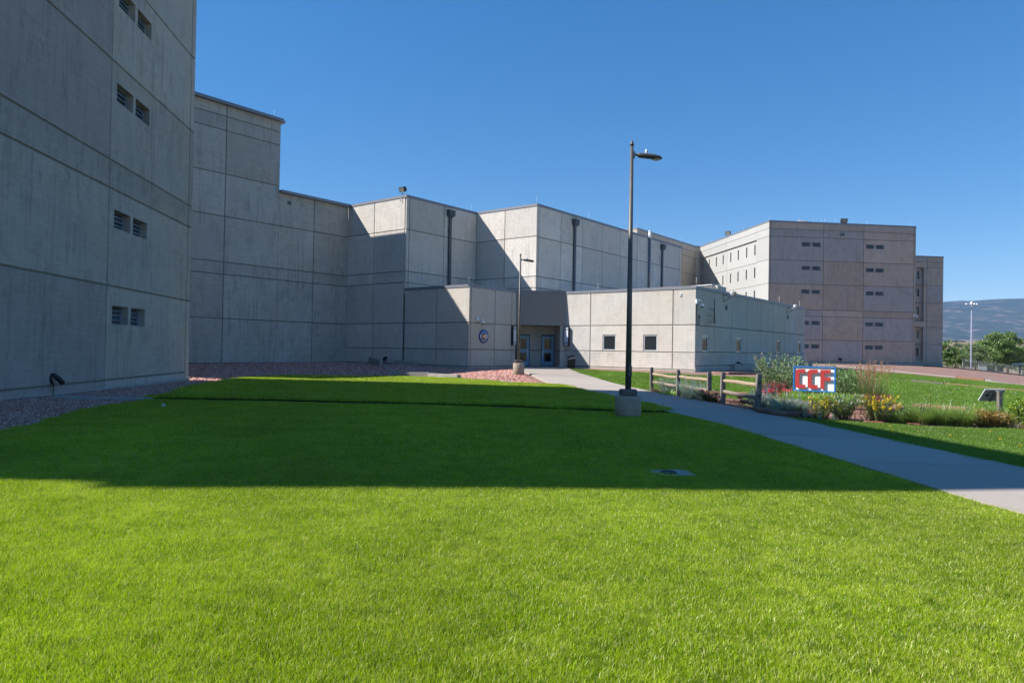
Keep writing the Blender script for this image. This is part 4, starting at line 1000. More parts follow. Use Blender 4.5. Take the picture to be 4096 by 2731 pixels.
def shrub(name, label, cat, x, y, r, H, seed, lm, leaf=(.07, .02), nst=60, per=45, flowers=None, zoff=0, group=None, arch=.25, tw=M_TWIG, up=.5, r0=None, t0=.15, trad=.006):
    z = gz(x, y) + zoff; t = thing(name, label, cat, (x, y, z), group=group); rg = np.random.RandomState(seed)
    ps = make_paths(rg, nst, r0 if r0 else r * .35, r * .8, H, arch, base=(x, y, z))
    stems_mesh('stem', ps, trad, tw, t)
    P, D = along(ps, rg, per, t0); D = D / np.linalg.norm(D, axis=1)[:, None] * up + rg.randn(*D.shape) * .6; P = P + rg.randn(*P.shape) * leaf[0] * .35
    V, F = leaves(P, D, leaf[0] * (.6 + .8 * rg.rand(len(P))), leaf[1], rg); npmesh('foliage', V, F, lm, t)
    if flowers:
        fm, n, fs, kind = flowers
        if kind == 'spike':
            idx = rg.choice(len(ps), n, replace=False); PP = []; DD = []
            for i in idx:
                a = np.array(ps[i][-1]); d = a - np.array(ps[i][-2]); d /= np.linalg.norm(d)
                q = rg.rand(40)[:, None] * fs; PP.append(a + d * q + rg.randn(40, 3) * .008); DD.append(d[None] + rg.randn(40, 3) * .8)
            V, F = leaves(np.concatenate(PP), np.concatenate(DD), .022, .014, rg); npmesh('flowers', V, F, fm, t)
        else:
            P2, _ = along(ps, rg, max(2, int(n * 3 / nst)), .72 if kind == 'top' else .5); c = np.array([x, y, z + H * .35]); out = P2 - c; P2 = P2[np.argsort(-(out[:, 2] * .25 - out[:, 1] * .6 + np.linalg.norm(out, axis=1) * .5 + rg.rand(len(out)) * H * .35))][:n]
            o2 = (P2 - c); o2 /= np.linalg.norm(o2, axis=1)[:, None]; P2 = P2 + o2 * .02; PP = np.repeat(P2, 7, 0); DD = np.repeat(o2 * .4, 7, 0) + rg.randn(len(PP), 3) * .7
            V, F = leaves(PP + rg.randn(*PP.shape) * fs * .12, DD, fs * .6, fs * .5, rg, .1); npmesh('flowers', V, F, fm, t)
    return t
def clump(name, label, cat, x, y, r, H, n, wd, seed, lm, droop=.5, zoff=0, group=None, plumes=None, dead=0, out=.9, seg=4):
    z = gz(x, y) + zoff; t = thing(name, label, cat, (x, y, z), group=group); rg = np.random.RandomState(seed)
    def mk(m, hh, ww, dd, oo, rr):
        a = rg.rand(m) * 2 * np.pi; b = rr * np.sqrt(rg.rand(m)); base = np.c_[x + b * np.cos(a), y + b * np.sin(a), np.full(m, z - .01)]
        a2 = a + rg.randn(m) * .5; q = oo * (.1 + .9 * rg.rand(m)); d = np.c_[np.cos(a2) * q, np.sin(a2) * q, np.ones(m)]
        return blades(base, d, hh * (.6 + .5 * rg.rand(m)), ww * (.7 + .5 * rg.rand(m)), dd * rg.rand(m), rg, seg)
    V, F = mk(n, H, wd, droop, out, r); npmesh('foliage', V, F, lm, t)
    if dead: V, F = mk(dead, H * .5, wd, droop * 1.5, out * 1.3, r); npmesh('dead_leaves', V, F, L_TAN, t)
    if plumes:
        m, hp, fm, r_p = plumes; mbv = []; PP = []; DD = []
        for _ in range(m):
            a = rg.rand() * 2 * np.pi; b = r * rg.rand(); ln = r_p * rg.rand(); h_ = hp * (.8 + .25 * rg.rand()); p0 = np.array([x + b * math.cos(a), y + b * math.sin(a), z]); p1 = p0 + np.array([math.cos(a) * ln, math.sin(a) * ln, h_])
            mbv.append([tuple(p0), tuple((p0 + p1) / 2 + np.array([0, 0, .02])), tuple(p1)])
            d = (p1 - p0) / np.linalg.norm(p1 - p0); q = rg.rand(36)[:, None] * h_ * .26; PP.append(p1 - d * q + rg.randn(36, 3) * .007); DD.append(d[None] + rg.randn(36, 3) * .25)
        stems_mesh('stem', mbv, .0035, fm, t); V, F = leaves(np.concatenate(PP), np.concatenate(DD), .035, .009, rg); npmesh('plumes', V, F, fm, t)
    return t
def frost(name, label, x, y, r, H, seed, spikes=30, zoff=0, group='silvery sage clumps along the fence and bed'):
    t = shrub(name, label, 'sage', x, y, r, H, seed, L_SAGE, (.035, .011), 130, 34, None, zoff, group, .12, plain('sage_stem', (.34, .38, .33), .8), .9, r0=r * .5, trad=.0035)
    rg = np.random.RandomState(seed + 1); z = gz(x, y) + zoff; ps = make_paths(rg, spikes, r * .5, r * .5, H * 1.55, .05, base=(x, y, z))
    P, D = along(ps, rg, 26, .62); V, F = leaves(P + rg.randn(*P.shape) * .008, D / np.linalg.norm(D, axis=1)[:, None] + rg.randn(*D.shape) * .6, .018, .009, rg); npmesh('flowers', V, F, F_BLU, t)
    return t
#%%PROPS
# ------------------------------------------------------------------ pole lamps on concrete piers
M_PIER = concrete('pier_concrete', (.36, .30, .24), 1.0, .12, .6, 0, warm=.8)
def lamp_post(x, y, label, pier_r=.325, pier_h=.53, H=6.95, group='pole lamps beside the walkway'):
    z = gz(x, y); t = thing('lamp_post', label, 'street lamp', (x, y, z), group=group)
    mb = MB(); mb.lathe((x, y, z), [(pier_r, -.4), (pier_r, pier_h - .03), (pier_r - .025, pier_h), (0.001, pier_h + .004)], 40); mb.build('pier', M_PIER, t)
    mb = MB(); pr = [(.079, pier_h), (.066, pier_h + 2.4), (.041, H - .06)]; n = 16
    mb.lathe((x, y, z), pr, n); mb.box((x + .03, y - .085, z + pier_h + .62), (.09, .02, .26), bev=.008); mb.tube([(x + .03, y - .10, z + pier_h + .68), (x + .03, y - .093, z + pier_h + .68)], .012, 8)
    mb.build('pole', M_LAMP, t)
    mb = MB(); mb.box((x, y, z + pier_h + .085), (.42, .30, .17), (1, .05, 0), (-.05, 1, 0), bev=.045); mb.build('base_cover', M_LAMP, t)
    mb = MB(); mb.lathe((x, y, z), [(.050, H - .07), (.056, H - .04), (.050, H - .02), (.03, H + .01), (.024, H + .05), (.001, H + .07)], 16); mb.build('pole_cap', M_LAMP, t)
    zl = z + H - .30
    mb = MB(); mb.tube([(x + .05, y, zl), (x + .19, y, zl)], .026, 10); mb.box((x + .065, y, zl), (.025, .10, .18), bev=.008)
    mb.build('arm', M_LAMP, t)
    k_ = lambda v: .14 + (v - .30) * .69
    mb = MB(); secs = [(.30, .06, .04, -.035), (.36, .075, .045, -.07), (.60, .085, .04, -.085), (.86, .105, .02, -.10), (1.0, .11, .0, -.105), (1.12, .09, -.025, -.105), (1.20, .04, -.055, -.10)]
    vs = []; n = 10
    for (sx, hw, zt, zb) in secs:
        for k in range(n):
            a = 2 * math.pi * k / n; c, s_2 = math.cos(a), math.sin(a)
            vs.append((x + k_(sx), y + hw * (abs(c) ** .7) * (1 if c > 0 else -1), zl + (zt + zb) / 2 + (zt - zb) / 2 * (abs(s_2) ** .7) * (1 if s_2 > 0 else -1)))
    fs = [(i * n + k, i * n + (k + 1) % n, (i + 1) * n + (k + 1) % n, (i + 1) * n + k) for i in range(len(secs) - 1) for k in range(n)]
    fs.append(tuple(range(n))[::-1]); fs.append(tuple((len(secs) - 1) * n + k for k in range(n))); mb.add(vs, fs, 0, True)
    hd = mb.build('lamp_head', M_LAMP, t)
    mb = MB(); mb.lathe((x + .62, y, zl), [(.001, -.10), (.09, -.102), (.105, -.112), (.09, -.12), (.06, -.113), (.001, -.11)], 20); mb.build('lens', plain('lamp_lens', (.45, .42, .34), .2), hd)
    mb = MB(); mb.lathe((x + .37, y, zl), [(.035, .02), (.038, .05), (.038, .11), (.026, .14), (.001, .145)], 14); mb.build('photocell', plain('photocell_plastic', (.55, .60, .72), .3), hd)
    return t
lamp_post(2.94, 17.35, 'tall bronze lamp post on a stained concrete pier in the shaded lawn', H=6.90)
lamp_post(.39, 38.0, 'distant lamp post on a pale sunlit pier at the gravel mound by the entrance', pier_r=.31, pier_h=.63, H=6.62)

# ------------------------------------------------------------------ split rail fence
posts = [(6.42, 31.5), (7.0, 28.9), (7.2, 25.1), (7.26, 23.7), (7.14, 19.95)]
def noisy_bar(mb, a, b, wy, wz, seed, n=16, sagf=0.0):
    rg = random.Random(seed); a, b = Vector(a), Vector(b); X = (b - a).normalized(); Y = Vector((-X.y, X.x, 0)).normalized(); Z = X.cross(Y); k = 8; vs = []
    w1, w2 = rg.random() * 6, rg.random() * 6
    for i in range(n + 1):
        t_ = i / n; c = a.lerp(b, t_) - Vector((0, 0, sagf * 4 * t_ * (1 - t_))) + Y * .008 * math.sin(t_ * 7 + w1) + Z * .007 * math.sin(t_ * 9 + w2); tp = 1 - .35 * max(0, abs(t_ - .5) * 2 - .85) / .15
        for q in range(k):
            an = 2 * math.pi * q / k + .3; vs.append(c + Y * (wy / 2 * math.cos(an) * tp * (1 + .12 * rg.uniform(-1, 1))) + Z * (wz / 2 * math.sin(an) * tp * (1 + .10 * rg.uniform(-1, 1))))
    fs = [(i * k + q, i * k + (q + 1) % k, (i + 1) * k + (q + 1) % k, (i + 1) * k + q) for i in range(n) for q in range(k)]
    fs.append(tuple(range(k))[::-1]); fs.append(tuple(n * k + q for q in range(k))); mb.add(vs, fs, 0, False)
def post_mesh(x, y, H, yaw, seed, lean=(0, 0)):
    z = gz(x, y); rg = random.Random(seed); mb = MB(); X = Vector((math.cos(yaw), math.sin(yaw), 0)); Y = Vector((-X.y, X.x, 0)); wx, wy = .145, .125; n = 12; vs = []
    prof = [(-1, -1), (-.2, -1.05), (1, -.95), (1.04, .1), (1, 1), (0, 1.04), (-1, 1), (-1.05, 0)]
    for i in range(n + 1):
        t_ = i / n; c = Vector((x + lean[0] * t_, y + lean[1] * t_, z - .3 + (H + .3) * t_)); s_2 = 1.06 - .10 * t_ if t_ < .97 else .86
        for (px, py) in prof: vs.append(c + X * (px * wx / 2 * s_2 * (1 + rg.uniform(-.05, .05))) + Y * (py * wy / 2 * s_2 * (1 + rg.uniform(-.05, .05))))
    k = len(prof); fs = [(i * k + q, i * k + (q + 1) % k, (i + 1) * k + (q + 1) % k, (i + 1) * k + q) for i in range(n) for q in range(k)]; fs.append(tuple(n * k + q for q in range(k))); mb.add(vs, fs)
    for zz in (.42, .80):                       # mortice holes
        mb.box((x + lean[0] * zz, y - wy * .52, z + zz + .075), (.05, .012, .075), mi=1)
    return mb
for nm, idx, lab in [('rail_fence', (0, 1, 2), 'weathered split rail fence of two bays before the silvery sage, left of the gap'), ('rail_fence', (3, 4), 'single bay of split rail fence nearest the block wall, right of the gap')]:
    P_ = [posts[i] for i in idx]; cx, cy = P_[0]; t = thing(nm, lab, 'fence', (cx, cy, gz(cx, cy)), group='split rail fence sections')
    for i in idx: x, y = posts[i]; post_mesh(x, y, 1.12 if i != 4 else 1.13, .05, i + 3, (.01 * (i - 2), .01)).build('post', [M_POST, M_DARK], t)
    for a, b in zip(idx[:-1], idx[1:]):
        for q, zz in enumerate((.84, .46)):
            mb = MB(); A, B = posts[a], posts[b]; noisy_bar(mb, (A[0] + .02, A[1], gz(*A) + zz), (B[0] + .0, B[1], gz(*B) + zz - .03), .09, .125, a * 7 + q, sagf=.03 if (a == 0 and q == 0) else 0.0)
            mb.build('rail', M_RAIL if q == 0 else M_RAILG, t)

# ------------------------------------------------------------------ benches of thick timber
def bench(name, label, x, y, yaw, L, seat_h, legs=True):
    z = gz(x, y); t = thing(name, label, 'bench', (x, y, z)); X = (math.cos(yaw), math.sin(yaw), 0); Y = (-math.sin(yaw), math.cos(yaw), 0)
    mb = MB(); mb.box((x, y, z + seat_h), (L, .30, .11), X, Y, bev=.012); mb.build('seat', M_TIMB, t)
    for s in (-1, 1):
        c = (x + X[0] * s * L * .33, y + X[1] * s * L * .33)
        mb = MB(); mb.box((c[0], c[1], z + seat_h / 2 - .12), (.11, .11, seat_h + .05), X, Y, bev=.008); mb.box((c[0], c[1], z + seat_h - .085), (.24, .2, .05), X, Y, bev=.006); mb.box((c[0], c[1], z + seat_h - .14), (.2, .2, .05), X, Y, bev=.006)
        mb.build('leg', M_TIMB, t)
bench('timber_bench', 'orange brown timber bench on block legs behind the fence gap', 7.75, 24.9, -.35, 1.5, .36)
bench('timber_bench', 'low orange timber bench behind the fountain grasses, left of the solar panel', 13.0, 20.9, -.95, 1.5, .30)

# ------------------------------------------------------------------ solar panel on a post
x, y = 13.38, 18.9; z = gz(x, y)
t = thing('solar_panel', 'small solar panel seen from behind on a grey wooden post', 'solar panel', (x, y, z))
mb = MB(); mb.box((x, y, z + .42), (.105, .10, 1.0), bev=.008); mb.build('post', M_POST, t)
X = Vector((1, 0, -.34)); X = Vector((1, 0, 0)); Yp = Vector((-.15, .50, -.84)).normalized(); Zp = X.cross(Yp)
Zp = Zp.normalized(); c = Vector((x - .085, y + .20, z + .79))
X2 = (X + Vector((0, 0, 0))).normalized()
mb = MB(); W2, H2 = .54, .37
for (dx, dy, sx, sy) in [(0, -H2 / 2, W2, .022), (0, H2 / 2, W2, .022), (-W2 / 2, 0, .022, H2), (W2 / 2, 0, .022, H2)]: mb.box(c + X * dx + Yp * dy, (sx, sy, .03), X, Yp, Zp)
pf = mb.build('frame', M_ALU, t)
mb = MB(); mb.box(c, (W2 - .02, H2 - .02, .012), X, Yp, Zp); mb.build('back_sheet', plain('panel_back', (.30, .30, .29), .6), t)
mb = MB(); mb.box(c - Zp * .02 - X * .13 + Yp * .0, (.07, .045, .03), X, Yp, Zp); mb.tube([c - Zp * .025 - X * .14, c - Zp * .03 - X * .15 - Yp * .1, c - Zp * .03 - X * .05 - Yp * .16, c - Zp * .03 + X * .05 - Yp * .15], .006, 6); mb.build('junction_box', M_BLACK, t)
mb = MB(); mb.box(c - Zp * .035 + X * .03, (.06, H2, .05), X, Yp, Zp); mb.tube([(x, y - .052, z + .72), (x, y - .07, z + .72)], .022, 8); mb.build('bracket', M_GREYM, t)

# ------------------------------------------------------------------ raised bed: block walls, soil
def block_mat():
    t = NT('retaining_block'); g = t.island()
    r = t.n('ShaderNodeValToRGB', {'Fac': g}); e = r.color_ramp.elements; e[0].color = (.17, .085, .065, 1); e[1].color = (.33, .21, .17, 1); q = e.new(.5); q.color = (.24, .13, .10, 1)
    nz = t.noise(t.pos(), 22, 6, .75); k = t.maprange(nz, .3, .7, .75, 1.25); t.col(t.mix(1.0, r.outputs[0], t.n('ShaderNodeCombineColor', {0: k, 1: k, 2: k}), 'MULTIPLY')); t.bump(nz, .8, .02); return t.m
M_BLOCK = block_mat()
def block_wall(name, label, line, ztop, courses, bl=.29, bh=.135, dp=.2, cap=.085):
    L = [Vector(p) for p in smooth_line(line)]; d = [0]
    for i in range(1, len(L)): d.append(d[-1] + (L[i] - L[i - 1]).length)
    def at(s):
        s = min(max(s, 0), d[-1]); i = max(1, next((q for q in range(len(d)) if d[q] >= s - 1e-9), len(d) - 1)); return L[i - 1].lerp(L[i], (s - d[i - 1]) / max(1e-9, d[i] - d[i - 1]))
    mb = MB(); rg = random.Random(len(line) * 7)
    for c in range(courses + 1):
        h_ = cap if c == 0 else bh; zt = ztop - (0 if c == 0 else cap + (c - 1) * bh); s = -bl * (.5 if c % 2 else 0)
        while s < d[-1]:
            a, b = at(s), at(s + bl); m_ = (a + b) / 2
            if (b - a).length > .06:
                X = (b - a).normalized(); Y = Vector((-X.y, X.x)); j = rg.uniform(-.006, .006) + (.012 if c == 0 else 0)
                mb.box((m_.x - Y.x * j, m_.y - Y.y * j, zt - h_ / 2), ((b - a).length - .008, dp + (.02 if c == 0 else 0), h_ - .006), (X.x, X.y, 0), (Y.x, Y.y, 0), bev=.012)
            s += bl
    return tag(mb.build(name, M_BLOCK), label, 'retaining wall', 'block walls of the raised flower bed')
low = [(7.02, 19.6), (7.12, 19.0), (7.25, 18.4), (7.55, 17.95), (8.0, 18.0), (8.25, 18.5), (8.2, 19.2)]
block_wall('block_wall', 'low curved reddish block wall at the walkway under the silvery sage', low, .07, 2)
up = [(8.25, 23.0), (8.15, 21.6), (8.3, 20.6), (8.65, 19.8), (9.1, 18.9), (9.6, 18.3), (10.1, 18.1), (10.45, 18.5), (10.85, 19.5), (11.2, 20.8), (11.1, 22.4), (10.6, 23.8)]
block_wall('block_wall', 'upper reddish block wall holding the bed in front of the sign', up, .24, 3)
block_wall('block_wall', 'short dark block step at the foot of the fence gap', [(7.3, 24.3), (7.9, 23.9), (8.5, 23.7)], .0, 1)
M_MULCH = mat_gravel('bed_gravel', [(.20, .11, .09), (.38, .25, .21), (.50, .37, .32), (.28, .16, .14), (.45, .30, .26)], 34)
M_MULCHD = plain('mulch', (.085, .05, .032), .95, 0, .4, 12)
tag(sheet('bed_soil', BED, .035, M_MULCHD, .6), kind='structure')
tag(sheet('bed_gravel', inset(up, .05), 0, M_MULCH, .6, hf=lambda X, Y: .165 + .06 * np.exp(-((X - 10) ** 2 + (Y - 21) ** 2) / 2.5)), 'pinkish gravel filling the raised flower bed', 'gravel', kind='stuff')
tag(sheet('bed_gravel', inset(low, .05), 0, M_MULCH, .5, hf=lambda X, Y: .01 + 0 * X), 'dark gravel inside the low curved wall', 'gravel', kind='stuff')
M_BRICK = plain('terracotta_paver', (.24, .085, .055), .85, 0, .2, 9)
beam('edging_paver', (8.95, 17.45), (9.35, 17.35), .25, .04, M_BRICK, 'flat terracotta paver between the two yellow flowering bushes', 'paver', .04)
beam('edging_paver', (9.95, 17.3), (10.2, 17.22), .2, .04, M_BRICK, 'small terracotta paver at the foot of the first fountain grass', 'paver', .04)

# ------------------------------------------------------------------ CCF sign
SP = Vector((8.97, 21.95)); SD = -DL; SN = -DB; SL, SZ0, SZ1 = 1.246, .44, 1.22
t = thing('facility_sign', 'white sign with red CCF letters in a bright blue frame in the flower bed', 'sign', (SP.x, SP.y, .2))
M_SW = plain('sign_white', (.82, .82, .80), .45, 0, .02); M_SR = plain('sign_red', (.40, .03, .03), .5, 0, .05); M_SB = plain('sign_blue', (.015, .16, .48), .4, 0, .04); M_SRE = plain('letter_edge', (.42, .34, .13), .7, 0, .5, 40)
mb = MB(); bar(mb, SP, SD, SN, .03, SL - .03, -.02, -.045, SZ0 + .03, SZ1 - .03); mb.build('board', M_SW, t)
mb = MB(); bar(mb, SP, SD, SN, 0, .035, .02, -.06, SZ0, SZ1); bar(mb, SP, SD, SN, SL - .035, SL, .02, -.06, SZ0, SZ1); bar(mb, SP, SD, SN, .035, SL - .035, .02, -.06, SZ1 - .035, SZ1); bar(mb, SP, SD, SN, .035, SL - .035, .02, -.06, SZ0, SZ0 + .035); mb.build('frame', M_SB, t)
for s in (.25, SL - .25):
    mb = MB(); bar(mb, SP, SD, SN, s - .03, s + .03, -.065, -.12, -.2, SZ0 + .5); mb.build('post', M_SB, t)
def letter(poly, s0, z0):
    mb = MB(); o1, o0 = .055, .035
    tri = tessellate_polygon([[Vector((p[0], p[1], 0)) for p in poly]]); n = len(poly)
    V = [P3(SP, SD, SN, s0 + p[0], o1, z0 + p[1]) for p in poly] + [P3(SP, SD, SN, s0 + p[0], o0, z0 + p[1]) for p in poly]
    mb.add(V, [tuple(q) for q in tri] + [tuple(n + k for k in q) for q in tri], 0); mb.add(V, [(i, (i + 1) % n, n + (i + 1) % n, n + i) for i in range(n)], 1)
    for (p, q) in [(.05, .3), (.05, .1), (.05, .5)]: mb.box(P3(SP, SD, SN, s0 + p, .008, z0 + q), (.012, .06, .012), (SD.x, SD.y, 0), (SN.x, SN.y, 0), mi=2)
    return mb.build('letter', [M_SR, M_SRE, M_GREYM], t)
def arc(cx, cy, r_, a0, a1, n=6): return [(cx + r_ * math.cos(R(a0 + (a1 - a0) * k / n)), cy + r_ * math.sin(R(a0 + (a1 - a0) * k / n))) for k in range(n + 1)]
Cw, Ch, sw_, sh_ = .30, .60, .115, .12
Cp = [(Cw, Ch - sh_), (Cw, Ch)] + arc(.10, Ch - .10, .10, 90, 180) + arc(.10, .10, .10, 180, 270) + [(Cw, 0), (Cw, sh_)] + arc(sw_ + .03, sh_ + .03, .03, 270, 180, 3) + arc(sw_ + .03, Ch - sh_ - .03, .03, 180, 90, 3)
Fp = [(0, 0), (sw_, 0), (sw_, .26), (Cw, .26), (Cw, .375), (sw_, .375), (sw_, Ch - .115), (Cw, Ch - .115), (Cw, Ch), (0, Ch)]
letter(Cp, .075, .525); letter(Cp, .445, .525); letter(Fp, .82, .525)

# ------------------------------------------------------------------ round emblem beside the entrance
EM = 1.53, 2.39, .45
t = thing('round_emblem', 'round blue plaque with a red and yellow letter C and CF beside the entrance', 'plaque', P3(d0, DB, NB, EM[0], .05, EM[1]))
def disc_poly(fn, o0, o1, mat, name):
    poly = fn; mb = MB(); n = len(poly); tri = tessellate_polygon([[Vector((p[0], p[1], 0)) for p in poly]])
    V = [P3(d0, DB, NB, EM[0] + p[0] * EM[2], o1, EM[1] + p[1] * EM[2]) for p in poly] + [P3(d0, DB, NB, EM[0] + p[0] * EM[2], o0, EM[1] + p[1] * EM[2]) for p in poly]
    mb.add(V, [tuple(q) for q in tri] + [(i, (i + 1) % n, n + (i + 1) % n, n + i) for i in range(n)]); return mb.build(name, mat, t)
M_EB = plain('emblem_ring_blue', (.012, .06, .28), .4, 0, .05); M_EC = plain('emblem_sky_blue', (.02, .25, .60), .4, 0, .05); M_EG = plain('emblem_grey', (.30, .33, .36), .5, 0, .05); M_ER = plain('emblem_red', (.26, .035, .035), .5, 0, .05); M_EY = plain('emblem_yellow', (.66, .50, .20), .5, 0, .05); M_ED = plain('emblem_ring_mark', (.008, .015, .06), .6)
disc_poly(arc(0, 0, 1, 0, 360, 48)[:-1], 0.0, .07, M_EB, 'ring')
def seg_poly(r_, y0, y1):
    a0, a1 = math.degrees(math.asin(max(-1, min(1, y0 / r_)))), math.degrees(math.asin(max(-1, min(1, y1 / r_))))
    return arc(0, 0, r_, a0, a1, 10) + arc(0, 0, r_, 180 - a1, 180 - a0, 10)
disc_poly(seg_poly(.79, .27, .7899), .066, .074, M_EC, 'blue_field'); disc_poly(seg_poly(.80, -.26, .265), .066, .078, M_WHITE, 'white_band'); disc_poly(seg_poly(.79, -.38, -.265), .066, .074, M_EC, 'blue_band'); disc_poly(seg_poly(.79, -.7899, -.385), .066, .074, M_EG, 'grey_field')
disc_poly([(p[0] - .10, p[1]) for p in arc(0, 0, .49, 38, 322, 28) + arc(0, 0, .26, 322, 38, 28)], .075, .10, M_ER, 'letter'); disc_poly([(p[0] - .09, p[1]) for p in arc(0, 0, .235, 0, 360, 24)[:-1]], .075, .095, M_EY, 'yellow_disc')
disc_poly([(p[0] * .85 + .42, p[1]) for p in arc(0, 0, .135, 45, 315, 14) + arc(0, 0, .075, 315, 45, 14)], .077, .09, M_ER, 'letter')
disc_poly([(.55, -.13), (.61, -.13), (.61, -.03), (.70, -.03), (.70, .03), (.61, .03), (.61, .075), (.73, .075), (.73, .13), (.55, .13)], .077, .09, M_ER, 'letter')
mb = MB()
for k in range(44):
    a = R(20 + k * 7.6); 
    if 170 < (20 + k * 7.6) % 360 < 190: continue
    cc = (EM[0] + .895 * EM[2] * math.cos(a), EM[1] + .895 * EM[2] * math.sin(a)); mb.box(P3(d0, DB, NB, cc[0], .071, cc[1]), (.022, .006, .05), tuple(P3((0, 0), DB, NB, -math.sin(a), 0, math.cos(a))), (NB.x, NB.y, 0), tuple(P3((0, 0), DB, NB, math.cos(a), 0, math.sin(a))))
mb.build('ring_marks', M_ED, t)

# ------------------------------------------------------------------ wall sconces
def sconce(label, P, D, N, s, z0, z1):
    t = thing('wall_sconce', label, 'wall lamp', P3(P, D, N, s, .0, z0), group='tall white wall sconces either side of the doors')
    mb = MB(); w_, dp = .19, .20
    bar(mb, P, D, N, s - w_, s - w_ + .035, 0, dp, z0, z1); bar(mb, P, D, N, s + w_ - .035, s + w_, 0, dp, z0, z1)
    for zz in (z0, z0 + .10, z0 + .20, z1 - .23, z1 - .13, z1 - .03): bar(mb, P, D, N, s - w_ + .035, s + w_ - .035, .005, dp + .004, zz, zz + .03)
    mb.build('frame', plain('sconce_frame', (.02, .022, .035), .5), t)
    mb = MB(); bar(mb, P, D, N, s - w_ + .037, s + w_ - .037, .01, dp - .01, z0 + .02, z1 - .02); mb.build('diffuser', plain('sconce_diffuser', (.66, .68, .74), .35, 0, .02), t)
sconce('tall white sconce left of the doors, on the wall with the round plaque', d0, DB, NB, 4.66, 1.87, 3.2)
sconce('tall white sconce right of the doors, above the black litter bin', f0, -DL, NLf, .21, 1.87, 3.2)

# ------------------------------------------------------------------ litter bin
x, y = 3.98, 46.0; z = .40
t = thing('litter_bin', 'black litter bin with a grey liner folded over its rim by the entrance wall', 'litter bin', (x, y, z))
mb = MB(); v = []
for (zz, hw) in [(0, .22), (.02, .235), (.78, .27), (.78, .25), (.80, .25)]:
    v += [(x - hw, y - hw, z + zz), (x + hw, y - hw, z + zz), (x + hw, y + hw, z + zz), (x - hw, y + hw, z + zz)]
mb.add(v, [(k * 4 + q, k * 4 + (q + 1) % 4, k * 4 + 4 + (q + 1) % 4, k * 4 + 4 + q) for k in range(4) for q in range(4)] + [(16, 17, 18, 19)]); mb.box((x + .02, y, z + .84), (.34, .4, .05), bev=.02); mb.build('bin', M_BLACK, t)
mb = MB(); v = [(x - .285, y - .285, z + .56), (x + .30, y - .29, z + .66), (x + .31, y - .285, z + .73), (x - .05, y - .295, z + .71), (x - .285, y - .285, z + .62), (x + .30, y + .28, z + .66), (x + .31, y + .28, z + .73), (x - .285, y + .28, z + .56), (x - .285, y + .28, z + .62)]
mb.add(v, [(0, 1, 2, 3, 4), (1, 5, 6, 2), (0, 4, 8, 7)]); lb = mb.build('liner', plain('bin_liner', (.30, .31, .34), .25), t)
sol = lb.modifiers.new('thick', 'SOLIDIFY'); sol.thickness = .01

# ------------------------------------------------------------------ cameras, floodlights, antennas, pipes on the walls
def dome_cam(label, P, D, N, s, z, sgn=1, arm=.28):
    t = thing('security_camera', label, 'security camera', P3(P, D, N, s, 0, z), group='white dome cameras on the walls')
    mb = MB(); bar(mb, P, D, N, s - .11, s + .11, 0, .09, z - .13, z + .13, bev=.01); mb.build('mount_box', M_WHITE, t)
    mb = MB(); a = lambda ds, o, zz: P3(P, D, N, s + ds * sgn, o, z + zz); mb.tube([a(.05, .08, .02), a(.08, .14, .06), a(.14, .20, .06), a(.22, .24, .0), a(.25, .26, -.1)], .035, 8); mb.build('arm', M_WHITE, t)
    c = a(.27, .27, -.3); mb = MB(); mb.lathe(c, [(.05, .17), (.13, .13), (.135, .02), (.12, .0), (.001, -.005)], 18); mb.build('housing', M_WHITE, t)
    mb = MB(); mb.lathe(c, [(.085, .0), (.075, -.05), (.04, -.08), (.001, -.09)], 16); mb.build('dome', M_BLACK, t)
dome_cam('white dome camera on the shaded wall above the round plaque', d0, DB, NB, .88, 3.52)
dome_cam('white dome camera at the sunlit corner of the entrance building', g0, DB, NB, .06, 4.72)
dome_cam('tiny white camera at the right corner of the far cell block', Pf, DR, -DT, 22.4, 7.55)
